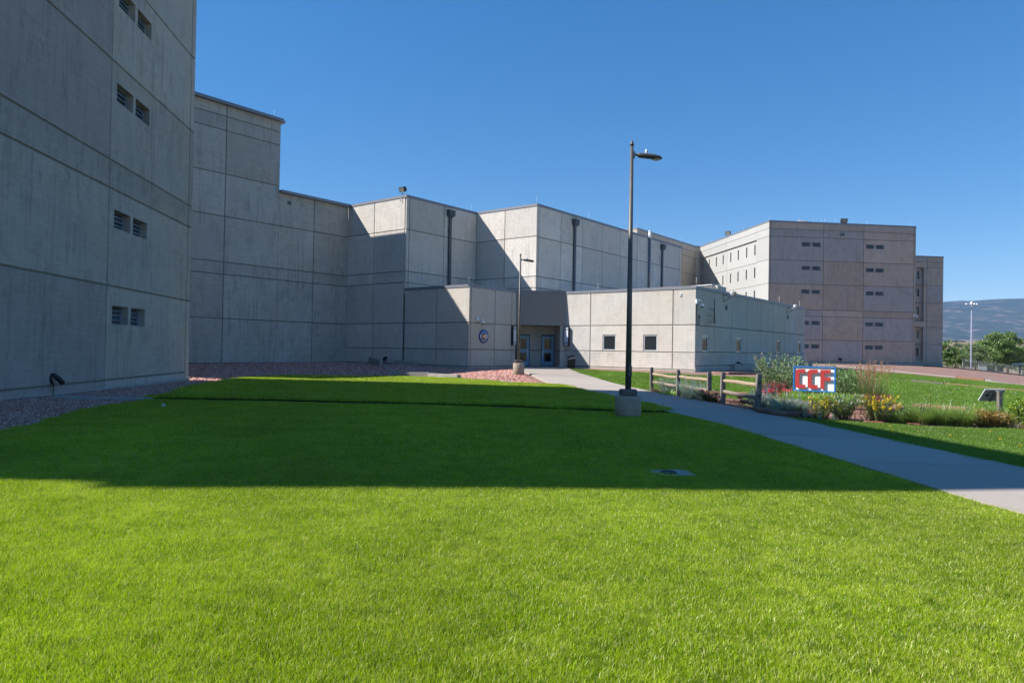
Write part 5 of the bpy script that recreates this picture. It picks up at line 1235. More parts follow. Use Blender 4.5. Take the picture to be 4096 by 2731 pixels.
def flood(label, P, D, N, s, z, aim, bracket, size=.42, group='floodlights on the roof edges'):
    loc = P3(P, D, N, s, .0, z); t = thing('floodlight', label, 'floodlight', loc, group=group)
    aim = Vector(aim).normalized(); side = aim.cross(Vector((0, 0, 1))).normalized(); up_ = side.cross(aim)
    if bracket == 'wall': c = Vector(P3(P, D, N, s, .75, z + .12))
    else: c = Vector(P3(P, D, N, s, .05, z + .42))
    mb = MB(); vs = []
    for (dd, hw, hh) in [(.0, .5, .36), (.02, .5, .36), (-.22, .46, .34), (-.42, .32, .2), (-.46, .2, .1)]:
        for (u, v_) in [(-1, -1), (1, -1), (1, 1), (-1, 1)]: vs.append(c + aim * dd * size * 1.6 + side * u * hw * size + up_ * v_ * hh * size)
    fs = [(k * 4 + q, k * 4 + (q + 1) % 4, k * 4 + 4 + (q + 1) % 4, k * 4 + 4 + q) for k in range(4) for q in range(4)] + [(16, 17, 18, 19)]
    mb.add(vs, fs); mb.build('housing', M_BLACK if bracket == 'roof' else M_GREYM, t)
    mb = MB(); mb.box(c + aim * .02, (.86 * size, .62 * size, .015), side, up_, aim); mb.build('lens', plain('flood_lens', (.26, .25, .21), .35), t)
    mb = MB()
    if bracket == 'wall':
        a = lambda ds, o, zz: P3(P, D, N, s + ds, o, z + zz)
        mb.tube([a(0, .0, -.4), a(0, .0, .15)], .03, 6); mb.tube([a(0, .02, .1), a(0, .75, .0)], .022, 6); mb.tube([a(0, .02, -.35), a(0, .6, -.02)], .02, 6); mb.tube([a(-.12, .3, -.1), a(-.05, .5, .0), a(.02, .75, .06)], .015, 6); mb.tube([a(0, .4, -.13), a(0, .4, .05)], .015, 6)
    else:
        a = lambda ds, o, zz: P3(P, D, N, s + ds, o, z + zz)
        mb.tube([a(0, -.1, 0), a(0, .02, .3)], .03, 6); mb.tube([a(.02, .05, -.1), a(-.05, .1, -.3), a(-.12, .08, -.38)], .022, 6)
    mb.build('bracket', M_GREYM, t)
flood('dark floodlight with a green tint on the roof corner of the sunlit hall', b_, -DL, NLf, 5.85, 12.12, (-.55, -.75, -.35), 'roof', .5)
flood('bracket floodlight over the entrance side wall, nearer the corner', g0, DB, NB, 4.5, 5.35, (.75, -.45, -.5), 'wall')
flood('bracket floodlight over the entrance side wall, at the far end', g0, DB, NB, 18.4, 5.3, (.75, -.45, -.5), 'wall')
flood('dark floodlight on the roof of the bright slotted face of the far cell block', Pf, DT, -DR, 13.7, 20.5, (-.6, -.7, -.3), 'roof', .85)
flood('boxy floodlight on the front roof edge of the far cell block', Pf, DR, -DT, 11.4, 20.45, (.1, -.95, -.3), 'roof', .9)
def small_fix(label, s, z, P=g0, D=DB, N=NB, w_=.13, h_=.16, d_=.12, nm='wall_fixture'):
    t = thing(nm, label, 'wall lamp', P3(P, D, N, s, 0, z)); mb = MB(); bar(mb, P, D, N, s - w_, s + w_, 0, d_, z - h_, z + h_, bev=.01); mb.build('housing', M_GREYM, t)
    mb = MB(); bar(mb, P, D, N, s - w_ * .7, s + w_ * .7, d_, d_ + .01, z - h_ * .7, z + h_ * .5); mb.build('lens', M_GLASS, t)
small_fix('small square wall light under the nearer bracket floodlight', 5.0, 4.62); small_fix('small square wall light under the far bracket floodlight', 18.5, 4.62)
small_fix('small square light under the roof edge of the far cell block', 11.1, 18.9, Pf, DR, -DT, .28, .22, .15)
# antenna
a = lambda s, o, z: P3(g0, DB, NB, s, o, z)
t = thing('yagi_antenna', 'thin yagi antenna on a dark mast fixed to the entrance side wall', 'antenna', a(2.4, 0, 3.5))
mb = MB(); mb.tube([a(2.42, .22, 3.45), a(2.42, .22, 5.0)], .022, 8); mb.build('mast', M_BLACK, t)
mb = MB()
for zz in (3.55, 3.95, 4.35): mb.tube([a(1.95, .02, zz), a(2.5, .24, zz)], .014, 6)
mb.build('bracket', M_BLACK, t)
mb = MB(); mb.tube([a(2.42, .24, 4.66), a(3.15, .55, 4.60)], .008, 5)
for k in range(9): q = a(2.5 + k * .075, .27 + k * .032, 4.655 - k * .007); mb.tube([(q[0], q[1], q[2] - .07), (q[0], q[1], q[2] + .07)], .004, 4)
mb.build('aerial', M_ALU, t)
mb = MB(); mb.tube([a(2.42, .24, 4.6), a(2.33, .2, 4.3), a(2.38, .22, 3.9), a(2.30, .2, 3.62), a(2.42, .24, 3.42), a(2.56, .24, 3.5), a(2.55, .24, 3.68), a(2.42, .24, 3.85)], .013, 6); mb.build('cable', M_BLACK, t)
mb = MB(); mb.tube([a(.10, .03, 4.5), a(.11, .03, 3.5), a(.16, .04, 3.32), a(.32, .05, 3.28), a(.45, .04, 3.4), a(.48, .03, 3.75)], .018, 6); mb.box(a(.48, .04, 3.8), (.06, .06, .2), (DB.x, DB.y, 0), (NB.x, NB.y, 0))
tag(mb.build('camera_cable', M_BLACK), 'black cable looping down the shaded corner of the entrance building', 'cable')
# wall hose and hydrants
def spout(label, P, D, N, s, z, r_=.11):
    mb = MB(); mb.tube([P3(P, D, N, s, -.02, z + .05), P3(P, D, N, s, .12, z + .05), P3(P, D, N, s + .03, .25, z - .03), P3(P, D, N, s + .06, .32, z - .14)], [r_, r_, r_ * 1.05, r_ * 1.15], 12); mb.lathe(P3(P, D, N, s, .0, z), [(r_ * 1.2, .0), (r_ * 1.2, .02)], 12)
    return tag(mb.build('drain_spout', M_BLACK), label, 'drain spout', 'black drain spouts low on the walls')
q0 = lambda s, o, z: P3(T1, DT, DR, s, o, z)
t = thing('drain_spout', 'dark curved drain spout on the near tower wall above the swale', 'drain spout', q0(-10.75, 0, .5), group='black drain spouts low on the walls')
mb = MB(); mb.tube([q0(-10.9, -.02, .66), q0(-10.88, .05, .66), q0(-10.85, .11, .60), q0(-10.78, .18, .50), q0(-10.72, .21, .42)], [.035, .05, .065, .075, .07], 12); mb.tube([q0(-10.93, .02, .66), q0(-10.97, .03, .55), q0(-10.95, .04, .45), q0(-10.9, .05, .40)], .03, 8); mb.build('spout', M_BLACK, t)
mb = MB(); bar(mb, T1, DT, DR, -10.93, -10.9, .06, .075, .08, .4); mb.build('drip_stain', plain('rust_streak', (.07, .045, .03), .9), t)
spout('small dark spout on the shaded hall wall above the drain channel', b_, -DL, NLf, 4.55, .78, .10)
spout('dark spout low on the entrance side wall, behind the tall shrub', g0, DB, NB, 7.1, .85, .09); spout('dark spout low on the entrance side wall, left of the sign', g0, DB, NB, 16.4, 1.0, .09)
spout('dark round spout low on the far cell block front', Pf, DR, -DT, 10.9, .95, .17)
mb = MB(); bar(mb, g0, DB, NB, 5.8, 9.6, .0, .35, .2, .85); tag(mb.build('curb_wall', C_BASE), 'low concrete curb wall along the entrance side, behind the tall shrub', 'curb'); mb = MB(); bar(mb, g0, DB, NB, 17.0, 24.2, .0, .5, .1, .95); tag(mb.build('curb_wall', C_BASE), 'dark low curb wall at the far end of the entrance side', 'curb')
mb = MB(); bar(mb, f0, -DL, NLf, 8.55, 8.68, 0, .04, 5.05, 5.25, bev=.01); tag(mb.build('junction_box', M_ALU), 'tiny pale junction box high on the sunlit entrance wall', 'junction box')
mb = MB(); mb.box((-8.45, 16.8, gz(-8.45, 16.8) + .07), (.075, .012, .085), (1, .2, 0), (-.2, 1, .5)); tag(mb.build('paper_scrap', plain('paper', (.62, .66, .72), .7)), 'small pale paper scrap at the edge of the shaded lawn and swale', 'litter')
#%%GARDEN
U = .20            # top of the raised bed above the terrain datum
frost('sage_clump', 'silvery sage with dry pale stalks behind the first fence bay', 6.9, 30.4, 0.48, 0.81, 11)
frost('sage_clump', 'silvery sage clump between the second and third fence posts', 7.15, 27.6, 0.57, 0.84, 12, 45)
frost('sage_clump', 'silvery sage just left of the pink flowering bush', 7.1, 26.3, 0.41, 0.68, 13, 30)
frost('sage_clump', 'silvery sage clump in front of the single fence bay', 7.75, 21.3, 0.51, 0.62, 14, 30)
frost('sage_clump', 'silvery sage leaning on the last fence post', 7.55, 20.3, 0.41, 0.57, 15, 20)
frost('sage_clump', 'silvery sage inside the low curved block wall, left half', 7.5, 18.75, 0.41, 0.49, 16, 14, .05)
frost('sage_clump', 'silvery sage inside the low curved block wall, right half', 7.85, 18.75, 0.38, 0.46, 17, 10, .10)
clump('grass_mound', 'bright green arching grass mound between the sage and the daylilies', 'grass tuft', 8.3, 20.9, .26, .52, 520, .012, 161, L_DAY, .6, .12)
shrub('low_green_bush', 'low mid green bush under the right rose bush', 'bush', 10.55, 21.0, .40, .52, 162, L_SHR, (.05, .024), 70, 40, None, .15)
shrub('low_green_bush', 'low leafy green bush between the butterfly bush and the fence', 'bush', 9.0, 24.2, .55, .75, 163, L_BUD, (.07, .024), 70, 40, None, 0)
frost('sage_clump', 'sage with lavender spikes behind the pink roses', 8.05, 22.3, 0.34, 0.57, 18, 30)
shrub('spirea', 'dark low bush with pink flower heads behind the third fence post', 'bush', 7.25, 25.0, 0.58, 0.64, 21, leaf_mat('spirea_leaf', (.03, .07, .025), (.10, .16, .05)), (.045, .022), 70, 40, (F_PNK, 60, .065, 'top'))
clump('grass_tuft', 'yellowish weedy grass tuft at the foot of the first fence post', 'grass tuft', 6.62, 31.2, .30, .34, 260, .012, 22, L_TAN, .6); clump('grass_tuft', 'green weedy grass tuft under the first fence bay', 'grass tuft', 6.85, 29.4, .28, .34, 220, .012, 23, L_DAY, .6)
shrub('butterfly_bush', 'tall silvery green bush with purple spikes behind the fence', 'bush', 10.1, 26.0, 1.14, 2.20, 31, L_BUD, (.105, .026), 95, 42, (F_PUR, 20, .2, 'spike'), 0, 'silvery green butterfly bushes', .18, up=.9, r0=.3)
shrub('butterfly_bush', 'silvery green bush whose tips rise above the sign', 'bush', 11.5, 26.2, 0.95, 1.92, 32, L_BUD, (.10, .024), 60, 40, (F_PUR, 6, .14, 'spike'), 0, 'silvery green butterfly bushes', .2, up=.9, r0=.25)
shrub('butterfly_bush', 'leafy green bush with pale tips right of the sign', 'bush', 11.15, 22.7, 0.81, 1.64, 33, leaf_mat('bush_leaf_right', (.07, .16, .04), (.28, .40, .17)), (.095, .026), 85, 40, None, .1, 'silvery green butterfly bushes', .2, up=.8, r0=.25)
shrub('barberry', 'dark red barberry behind the pink roses', 'bush', 8.75, 23.0, 0.58, 0.95, 41, L_BAR, (.030, .017), 120, 60, None, .1, 'dark red barberries', .15, up=.7, trad=.004)
shrub('barberry', 'dark red barberry in front of the reed grass', 'bush', 10.35, 19.6, 0.54, 0.59, 42, L_BAR, (.028, .016), 120, 60, None, U, 'dark red barberries', .2, up=.7, trad=.004)
shrub('rose_bush', 'rose bush full of coral red blooms left of the sign', 'rose bush', 8.55, 22.0, 0.47, 0.72, 51, L_SHR, (.05, .03), 60, 36, (F_RED, 60, .10, 'top'), .1, 'coral red rose bushes')
shrub('rose_bush', 'rose bush with few coral blooms right of the sign', 'rose bush', 10.55, 21.6, 0.38, 0.64, 52, L_SHR, (.05, .03), 46, 30, (F_RED, 18, .09, 'top'), .15, 'coral red rose bushes')
for k, (x, y, lab) in enumerate([(9.25, 20.1, 'strappy daylily clump under the gap between the last two letters'), (9.0, 19.4, 'lowest strappy daylily clump right above the block wall'), (10.05, 20.1, 'strappy daylily clump at the right foot of the sign'), (8.55, 20.9, 'strappy bright green daylily clump left below the sign'), (8.95, 21.0, 'strappy daylily clump under the first red letter'), (9.3, 20.8, 'strappy daylily clump under the middle red letter'), (9.7, 20.5, 'tall strappy daylily clump under the last red letter'), (8.75, 20.1, 'strappy daylily clump above the upper block wall'), (9.55, 19.7, 'strappy daylily clump behind the white flowering bush')]):
    clump('daylily', lab, 'daylily', x, y, .22, .48 if k not in (1, 2) else .52, 520, .019, 60 + k, L_DAY, .55, U, 'strappy daylily clumps below the sign', None, 22 if k in (2, 3) else 8)
clump('reed_grass', 'tall feather reed grass with upright reddish plumes', 'ornamental grass', 11.1, 21.3, (.36), 1.0, 900, .009, 71, L_REED, .25, .1, plumes=(60, 1.48, F_SEED, .34), out=.35)
clump('reed_grass', 'sprawling thin grass stems at the right foot of the plumed grass', 'ornamental grass', 11.5, 20.6, .18, .55, 120, .008, 72, L_REED, .5, .1, out=1.3)
shrub('potentilla', 'yellow flowering potentilla nearest the walkway', 'bush', 8.05, 17.9, 0.40, 0.70, 81, L_POT, (.028, .014), 90, 42, (F_YEL, 120, .046, 'top'), .03, 'yellow flowering potentillas', .15)
shrub('potentilla', 'larger yellow flowering potentilla before the dark block wall', 'bush', 9.40, 17.65, 0.52, 0.82, 82, L_POT, (.028, .014), 120, 44, (F_YEL, 200, .048, 'top'), .03, 'yellow flowering potentillas', .15)
shrub('flowering_bush', 'spreading light green bush dotted with white flowers between the yellow bushes', 'bush', 8.62, 17.95, 0.58, 0.84, 83, L_WHT, (.040, .014), 100, 50, (F_WHT, 34, .05, 'top'), .05, None, .2, up=.9)
for k, (x, y, lab) in enumerate([(9.93, 17.75, 'small dark fountain grass right of the larger yellow bush'), (10.42, 17.6, 'fountain grass mound, second from the yellow bush'), (10.98, 17.6, 'pale fountain grass mound in the middle of the row'), (11.42, 17.5, 'dense fountain grass mound below the timber bench'), (12.75, 17.9, 'straw tinged fountain grass beyond the orange plant')]):
    clump('fountain_grass', lab, 'ornamental grass', x, y, .22, .66 if k else .45, 1300, .006, 90 + k, L_FOUN, .7, .0, 'fountain grass mounds edging the bed', None, 260, 1.0)
    if k == 2:
        shrub('tall_weed', 'thin upright green weed in front of the fountain grasses', 'weed', 10.6, 17.5, 0.06, 1.09, 95, L_DAY, (.06, .012), 4, 22, None, .0, None, .0, up=1.6)
for k, (x, y, q_) in enumerate([(7.95, 17.75, 'second from the left'), (7.62, 17.8, 'leftmost'), (7.85, 17.55, 'third and lowest'), (8.2, 17.5, 'rightmost, next to the yellow bush')]):
    shrub('grey_herb', 'grey herb sprig under the low block wall, ' + q_, 'herb', x, y, .05, .24, 130 + k, L_SAGE, (.045, .014), 5, 22, None, 0, 'small grey herb sprigs by the low wall', .0, up=1.2)
shrub('orange_plant', 'orange and yellow leafed plant at the foot of the solar panel post', 'plant', 12.05, 17.45, 0.52, 0.59, 101, L_ORG, (.085, .018), 90, 34, None, .0, None, .3, up=.9)
shrub('yellow_bush', 'bright yellow green bush at the right edge of the photo', 'bush', 13.15, 17.4, 0.58, 1.00, 102, L_YG, (.055, .034), 100, 44, None, .0, None, .15)
shrub('dark_sprig', 'dark green leafy sprig arching left of the yellow green bush', 'plant', 12.72, 17.3, 0.43, 1.00, 103, L_DK, (.10, .05), 3, 16, None, .0, None, .3, up=1.0, trad=.006)
clump('grass_tuft', 'dry brownish grass tuft under the yellow green bush', 'grass tuft', 12.65, 17.25, .25, .30, 260, .006, 104, L_TAN, .6)
# dandelions and clover heads in the lawns
rg = np.random.RandomState(5); n = 170
X = np.concatenate([rg.uniform(-10, 2, 90), rg.uniform(8, 30, 80)]); Y = np.concatenate([rg.uniform(32.5, 36, 90), rg.uniform(20, 42, 80)]); kk = (in_poly(X, Y, inset(near_lawn, .2)) | in_poly(X, Y, inset(LR, .3))) & ~in_poly(X, Y, BED); X, Y = X[kk], Y[kk]
P = np.c_[X, Y, hgt(X, Y) + .07]; P = np.repeat(P, 6, 0); V, F = leaves(P + rg.randn(*P.shape) * .006, rg.randn(len(P), 3) + [0, 0, .6], .03, .026, rg); tag(npmesh('clover_flowers', V, F, F_WHT), 'tiny white clover heads scattered over the far lawns', 'flowers', kind='stuff')
dand = [(-1.6, 15.0), (8.9, 16.2), (9.3, 14.6), (10.0, 14.1), (2.45, 17.0), (8.4, 15.2), (10.9, 15.7), (9.6, 13.0)]
P = np.array([(x, y, gz(x, y) + .075) for x, y in dand]); P = np.repeat(P, 14, 0); V, F = leaves(P + rg.randn(*P.shape) * .006, rg.randn(len(P), 3) + [0, 0, 1.0], .028, .012, rg); tag(npmesh('dandelion_flowers', V, F, F_YEL), 'a few yellow dandelion heads in the grass near the walkway', 'flowers', kind='stuff')
# loose stones over the gravel near the tower and by the small lamp
def stones(name, poly, n, sz, seed, label):
    rg = np.random.RandomState(seed); xs = [p[0] for p in poly]; ys = [p[1] for p in poly]; X = rg.uniform(min(xs), max(xs), n * 3); Y = rg.uniform(min(ys), max(ys), n * 3); k = in_poly(X, Y, poly); X, Y = X[k][:n], Y[k][:n]; m_ = len(X)
    O = np.array([(1, 0, 0), (0, 1, 0), (-1, 0, 0), (0, -1, 0), (0, 0, .8), (0, 0, -.8)], float); s_2 = sz * (.5 + rg.rand(m_, 1, 1)); V = O[None] * s_2 * (1 + .35 * rg.randn(m_, 6, 1)); a = rg.rand(m_) * 6.28; c, s3 = np.cos(a)[:, None], np.sin(a)[:, None]
    tl = rg.randn(m_, 1) * .5; V = np.stack([V[:, :, 0] * c - V[:, :, 1] * s3, V[:, :, 0] * s3 + V[:, :, 1] * c, V[:, :, 2] + V[:, :, 0] * tl], -1) + np.c_[X, Y, hgt(X, Y) - .01][:, None]
    T_ = np.array([(0, 1, 4), (1, 2, 4), (2, 3, 4), (3, 0, 4), (1, 0, 5), (2, 1, 5), (3, 2, 5), (0, 3, 5)]); F = (np.arange(m_)[:, None, None] * 6 + T_[None]).reshape(-1, 3)
    return tag(npmesh(name, V.reshape(-1, 3), F, M_STONE), label, 'gravel', kind='stuff')
t_ = NT('loose_stone'); r_ = t_.n('ShaderNodeValToRGB', {'Fac': t_.island()}); e = r_.color_ramp.elements; e[0].color = (.22, .075, .06, 1); e[1].color = (.72, .50, .42, 1)
for k, c in enumerate([(.50, .20, .15), (.62, .34, .26), (.40, .14, .11), (.66, .42, .34)]): q = e.new((k + 1) / 5); q.color = (*c, 1)
t_.col(r_.outputs[0]); t_.b.inputs['Roughness'].default_value = .85; M_STONE = t_.m
gz1 = [(-13.0, 9), (-12.2, 17), (-13.9, 29.9), (-11.9, 30.4), (-11.1, 24.6), (-10.0, 20.3), (-9.8, 18.5), (-9.45, 15.3), (-8.5, 12.0), (-8.3, 9.5)]
stones('loose_gravel', gz1, 60000, .020, 1, 'loose pink stones in the shaded gravel along the near tower')
gz2 = [(-11.7, 34.6), (-12.5, 30.2), (-17, 31), (-24, 38), (-18.6, 43.8), (-12.6, 50.8), (-7.6, 47.2), (-3, 43.6), (0, 46.5), (.3, 40), (1.0, 36), (1.6, 33.3), (-2.2, 35.0), (-5.8, 36.8), (-9.8, 36.7)]
stones('loose_gravel', gz2, 60000, .034, 2, 'loose pink stones on the gravel between the lawn and the hall')
#%%DISTANCE
def tree(name, label, cat, x, y, z, H, cr, seed, lm, trunk=M_TWIG, nl=5200, leaf=.28, lean=0.0, limbs=7, cz=.54, group=None, squash=.62, flat=None):
    t = thing(name, label, cat, (x, y, z), group=group); rg = np.random.RandomState(seed); paths = []; tips = []
    base = np.array([x, y, z]); top = base + np.array([lean * H, 0, H * .36]); mb = MB(); r0 = H * .035
    mb.tube([base - [0, 0, .6], base * .5 + top * .5 + rg.randn(3) * [.1, .1, 0], top], [r0, r0 * .8, r0 * .65], 8)
    for k in range(limbs):
        a = 2 * np.pi * (k + rg.rand() * .6) / limbs; el = rg.uniform(.35, 1.1); L = cr * rg.uniform(.75, 1.15); p1 = top + np.array([math.cos(a) * math.cos(el), math.sin(a) * math.cos(el), math.sin(el)]) * L * .5; p2 = p1 + np.array([math.cos(a) * math.cos(el * .8), math.sin(a) * math.cos(el * .8), math.sin(el * .8)]) * L * .55 + rg.randn(3) * .2
        st_ = base * .35 + top * .65 if k % 2 else top; mb.tube([st_, (st_ + p1) / 2 + rg.randn(3) * .15, p1, p2], [r0 * .55, r0 * .42, r0 * .3, r0 * .12], 6); tips += [p1, p2]
        for _ in range(3):
            q = p1 + rg.randn(3) * cr * .3; mb.tube([p1, (p1 + q) / 2, q], [r0 * .22, r0 * .15, r0 * .06], 5); tips.append(q)
    mb.build('trunk', trunk, t)
    c = base + np.array([lean * H, 0, H * cz]); n = 26 + limbs * 6; C = []
    for _ in range(n):
        d = rg.randn(3); d /= np.linalg.norm(d); C.append(c + d * np.array([cr, cr, H * (1 - cz)]) * rg.uniform(.35, .97) ** .7)
    C = np.array(C + [q for q in tips]); rad = cr * rg.uniform(.14, .30, len(C)); pick = rg.randint(0, len(C), nl); d = rg.randn(nl, 3); d /= np.linalg.norm(d, axis=1)[:, None]
    P = C[pick] + d * (rad[pick] * rg.rand(nl) ** .35)[:, None] * [1, 1, squash]; V, F = leaves(P, rg.randn(nl, 3) + d * .6 - [0, 0, .2], leaf * (.6 + .8 * rg.rand(nl)), leaf * .6, rg); npmesh('crown', V, F, lm, t); return t
L_COT = leaf_mat('cottonwood_leaf', (.06, .13, .028), (.24, .34, .09), .3); L_COT2 = leaf_mat('dull_tree_leaf', (.07, .12, .04), (.22, .29, .11), .25); L_JUN = leaf_mat('juniper_leaf', (.03, .05, .02), (.08, .11, .045), .1)
M_BARK = plain('pale_bark', (.33, .27, .21), .9, 0, .25, 2)
def px(x, y, Y):            # helper to read a distant spot off the plan sheet
    v = rgt * 0; q = (r2 * ((x - 2048) / FPX) + d2 * ((y - 1365.5) / FPX) + fwd); return (q.x / q.y * Y, Y, 1.6 + q.z / q.y * Y)
tl = 'leafy trees beyond the slope at the right'
for (tx, ty, Yd, H, cr, sd_, lm, lab, nl, lf, ln) in [
    (3990, 1476, 172, 9.9, 5.0, 1, L_COT, 'large spreading cottonwood with a pale forked trunk right of the light mast', 19000, .36, 0.0),
    (4030, 1478, 178, 8.2, 4.2, 2, L_COT, 'rounded dark side of the cottonwood group, overlapping the large one from the right', 11000, .36, .05),
    (3905, 1473, 168, 6.6, 3.6, 3, L_COT2, 'dull green leaning tree with bare pale limbs behind the light mast', 5000, .32, -.18),
    (3787, 1468, 160, 7.0, 1.9, 4, L_COT, 'narrow dark green tree against the far annex edge', 6500, .28, 0.0),
    (3822, 1472, 165, 5.0, 2.6, 5, L_COT, 'low bushy green tree between the annex and the light mast', 6000, .28, 0.0),
    (3858, 1472, 163, 4.2, 2.4, 6, L_COT2, 'low pale green tree just left of the light mast', 4200, .26, 0.0),
    (4078, 1482, 190, 4.4, 2.8, 7, L_COT2, 'low dull green tree right of the large cottonwood', 4200, .30, 0.0)]:
    p = px(tx, ty, Yd); tree('cottonwood_tree', lab, 'tree', p[0], p[1], p[2] - .3, H, cr, sd_, lm, M_BARK, nl, lf, ln, group=tl)
# light mast
p = px(3884, 1478, 150); H = (1478 - 1207) / 2759 * 150
t = thing('light_mast', 'tall pale mast with a ring of lamps beyond the gravel slope', 'light mast', p)
mb = MB(); mb.lathe((p[0], p[1], p[2] - 2), [(.17, 0), (.16, 2), (.10, H + 2)], 12); mb.build('pole', plain('mast_paint', (.26, .25, .33), .5), t)
mb = MB(); mb.lathe((p[0], p[1], p[2] + H), [(.30, -.45), (.34, -.3), (.25, -.05), (.05, .1), (.001, .12)], 14); mb.tube([(p[0] - 1.25, p[1], p[2] + H - .42), (p[0] + 1.25, p[1], p[2] + H - .42)], .05, 6); mb.tube([(p[0] - .6, p[1] - .8, p[2] + H - .46), (p[0] + .6, p[1] + .8, p[2] + H - .42)], .05, 6); mb.build('crown_ring', M_ALU, t)
for (dx, dy) in [(-1.15, 0), (1.15, 0), (-.55, -.75), (.3, -.5), (.55, .75)]:
    mb = MB(); mb.lathe((p[0] + dx, p[1] + dy, p[2] + H - .62), [(.26, 0), (.30, .05), (.22, .2), (.08, .32), (.001, .34)], 12); mb.build('lamp_head', M_ALU, t)
# fence with coiled wire beyond the crest
def fence_run(a, b, Hf, name, label):
    a, b = Vector(a), Vector(b); t = thing(name, label, 'fence', a); L = (b - a).length; n = max(2, int(L / 3)); X = (b - a).normalized()
    for i in range(n + 1):
        p = a.lerp(b, i / n); mb = MB(); mb.tube([p, p + Vector((0, 0, Hf))], .04, 6); mb.build('post', M_GREYM, t)
    mb = MB(); k = int(L / .12)
    for i in range(k):
        p = a.lerp(b, (i + .5) / k); mb.box(p + Vector((0, 0, Hf / 2)), (.012, .012, Hf), X, Vector((-X.y, X.x, 0)))
    for i in range(9): p = a.lerp(b, .5) + Vector((0, 0, Hf * (i + .5) / 9)); mb.box(p, (L, .012, .012), X, Vector((-X.y, X.x, 0)), X.cross(Vector((-X.y, X.x, 0))))
    mb.build('chain_mesh', M_GREYM, t)
    mb = MB(); turns = int(L / .35); pts = []
    for i in range(turns * 8 + 1): an = 2 * math.pi * i / 8; p = a.lerp(b, i / (turns * 8)); Yv = Vector((-X.y, X.x, 0)); pts.append(p + Vector((0, 0, Hf + .25)) + Yv * math.cos(an) * .3 + Vector((0, 0, math.sin(an) * .3)))
    mb.tube(pts, .012, 3, cap=False); mb.build('razor_coil', M_ALU, t)
fence_run(px(3850, 1497, 128), px(4130, 1540, 116), 2.4, 'security_fence', 'grey chain link security fence topped with coiled wire beyond the crest')
# small structures by the fence
p = px(4075, 1520, 112); t = thing('guard_canopy', 'small grey flat roofed canopy on posts at the right edge', 'canopy', p)
mb = MB(); mb.box((p[0] + 1.5, p[1], p[2] + 2.6), (3.6, 2.4, .22)); mb.build('roof', M_ALU, t)
for dx in (0.15, 2.8): mb = MB(); mb.box((p[0] + dx, p[1], p[2] + 1.25), (.16, .16, 2.5)); mb.build('post', M_GREYM, t)
p = px(4082, 1512, 108); mb = MB(); mb.box((p[0] + .5, p[1], p[2] + .45), (.22, .3, 1.0), bev=.02); mb.box((p[0] + .7, p[1], p[2] + .75), (.3, .3, .25), bev=.02); tag(mb.build('white_cabinet', M_WHITE), 'small white cabinet at the right edge below the canopy', 'cabinet')
p = px(3965, 1478, 185); t = thing('grey_shed', 'long low grey shed seen between the cottonwood trunks', 'shed', p); mb = MB(); mb.box((p[0], p[1], p[2] + .3), (4.4, 3, 1.6)); mb.build('wall', plain('shed_wall', (.13, .14, .15), .8), t); mb = MB(); mb.box((p[0], p[1], p[2] + 1.18), (4.8, 3.4, .14)); mb.build('roof', M_GREYM, t)
p = px(4085, 1403, 700); mb = MB(); mb.lathe((p[0], p[1], p[2] - 2), [(2.9, -1.5), (2.9, 3.6), (1.5, 4.1), (.01, 4.2)], 20); tag(mb.build('water_tank', M_WHITE), 'white round water tank far off in the valley', 'tank')
# foothill, valley bushes, houses
def hill(name, prof, Y, depth, mat, seed, lift=0.0, nz=0.0, ny=24):
    """a real ridge: a profile across, falling towards the viewer over its depth"""
    xs = [q[0] for q in prof]; rg = np.random.RandomState(seed); n = 160; gx = np.linspace(xs[0], xs[-1], n); gy_ = np.interp(gx, xs, [q[1] for q in prof]); top = np.array([px(a, b, Y) for a, b in zip(gx, gy_)]); V = []
    ph = rg.rand(12) * 6.28
    for j in range(ny + 1):
        f = j / ny
        for i in range(n):
            X0, Y1, Z0 = top[i]; yy = Y1 - depth * (1 - f); k = (f ** 1.15); z0 = -9 + lift
            wob = sum(math.sin(X0 / (depth * .9 / (q + 1)) + ph[q] + f * (2 + q)) / (q + 1.5) for q in range(8)) * nz * k * (1 - f) * 4
            V.append((X0 * (yy / Y1) + 0, yy, z0 + (Z0 - z0) * k + wob))
    back = [(X0 * 1.1, Y1 * 1.15, -9) for X0, Y1, Z0 in top]; V += back
    F = [(j * n + i, j * n + i + 1, (j + 1) * n + i + 1, (j + 1) * n + i) for j in range(ny + 1) for i in range(n - 1)]
    return tag(npmesh(name, V, F, mat, smooth=True), kind='structure')
def mat_mtn():
    t = NT('mountain_slope'); p = t.pos((1, 1, 2.0)); f = t.noise(p, .0016, 10, .72, .3)
    c = t.mix(t.ramp(f, .40, .60), (.012, .022, .020), (.034, .046, .034))
    rk = t.ramp(t.noise(t.pos((1, .7, 2.2)), .0042, 12, .80, 1.0), .51, .64); sx = t.n('ShaderNodeSeparateXYZ', {0: t.n('ShaderNodeNewGeometry').outputs['Position']}); lo_ = t.n('ShaderNodeMapRange', {'Value': sx.outputs[2], 'From Min': 80, 'From Max': 520, 'To Min': 1.0, 'To Max': .55}).outputs[0]
    c = t.mix(t.math('MULTIPLY', rk, lo_), c, (.42, .28, .23)); dots = t.ramp(t.noise(t.pos(), .03, 4, .8), .46, .56); c = t.mix(t.math('MULTIPLY', dots, .5), c, (.03, .045, .022))
    t.col(c); t.b.inputs['Roughness'].default_value = 1; return t.m
def mat_foot(name, sc):
    t = NT(name); c = t.mix(t.ramp(t.noise(t.pos(), sc, 6, .7), .40, .6), (.30, .20, .12), (.22, .18, .09)); b = t.ramp(t.noise(t.pos(), sc * 9, 4, .7), .52, .60); c = t.mix(b, c, (.05, .075, .03)); t.col(c); t.b.inputs['Roughness'].default_value = 1; return t.m
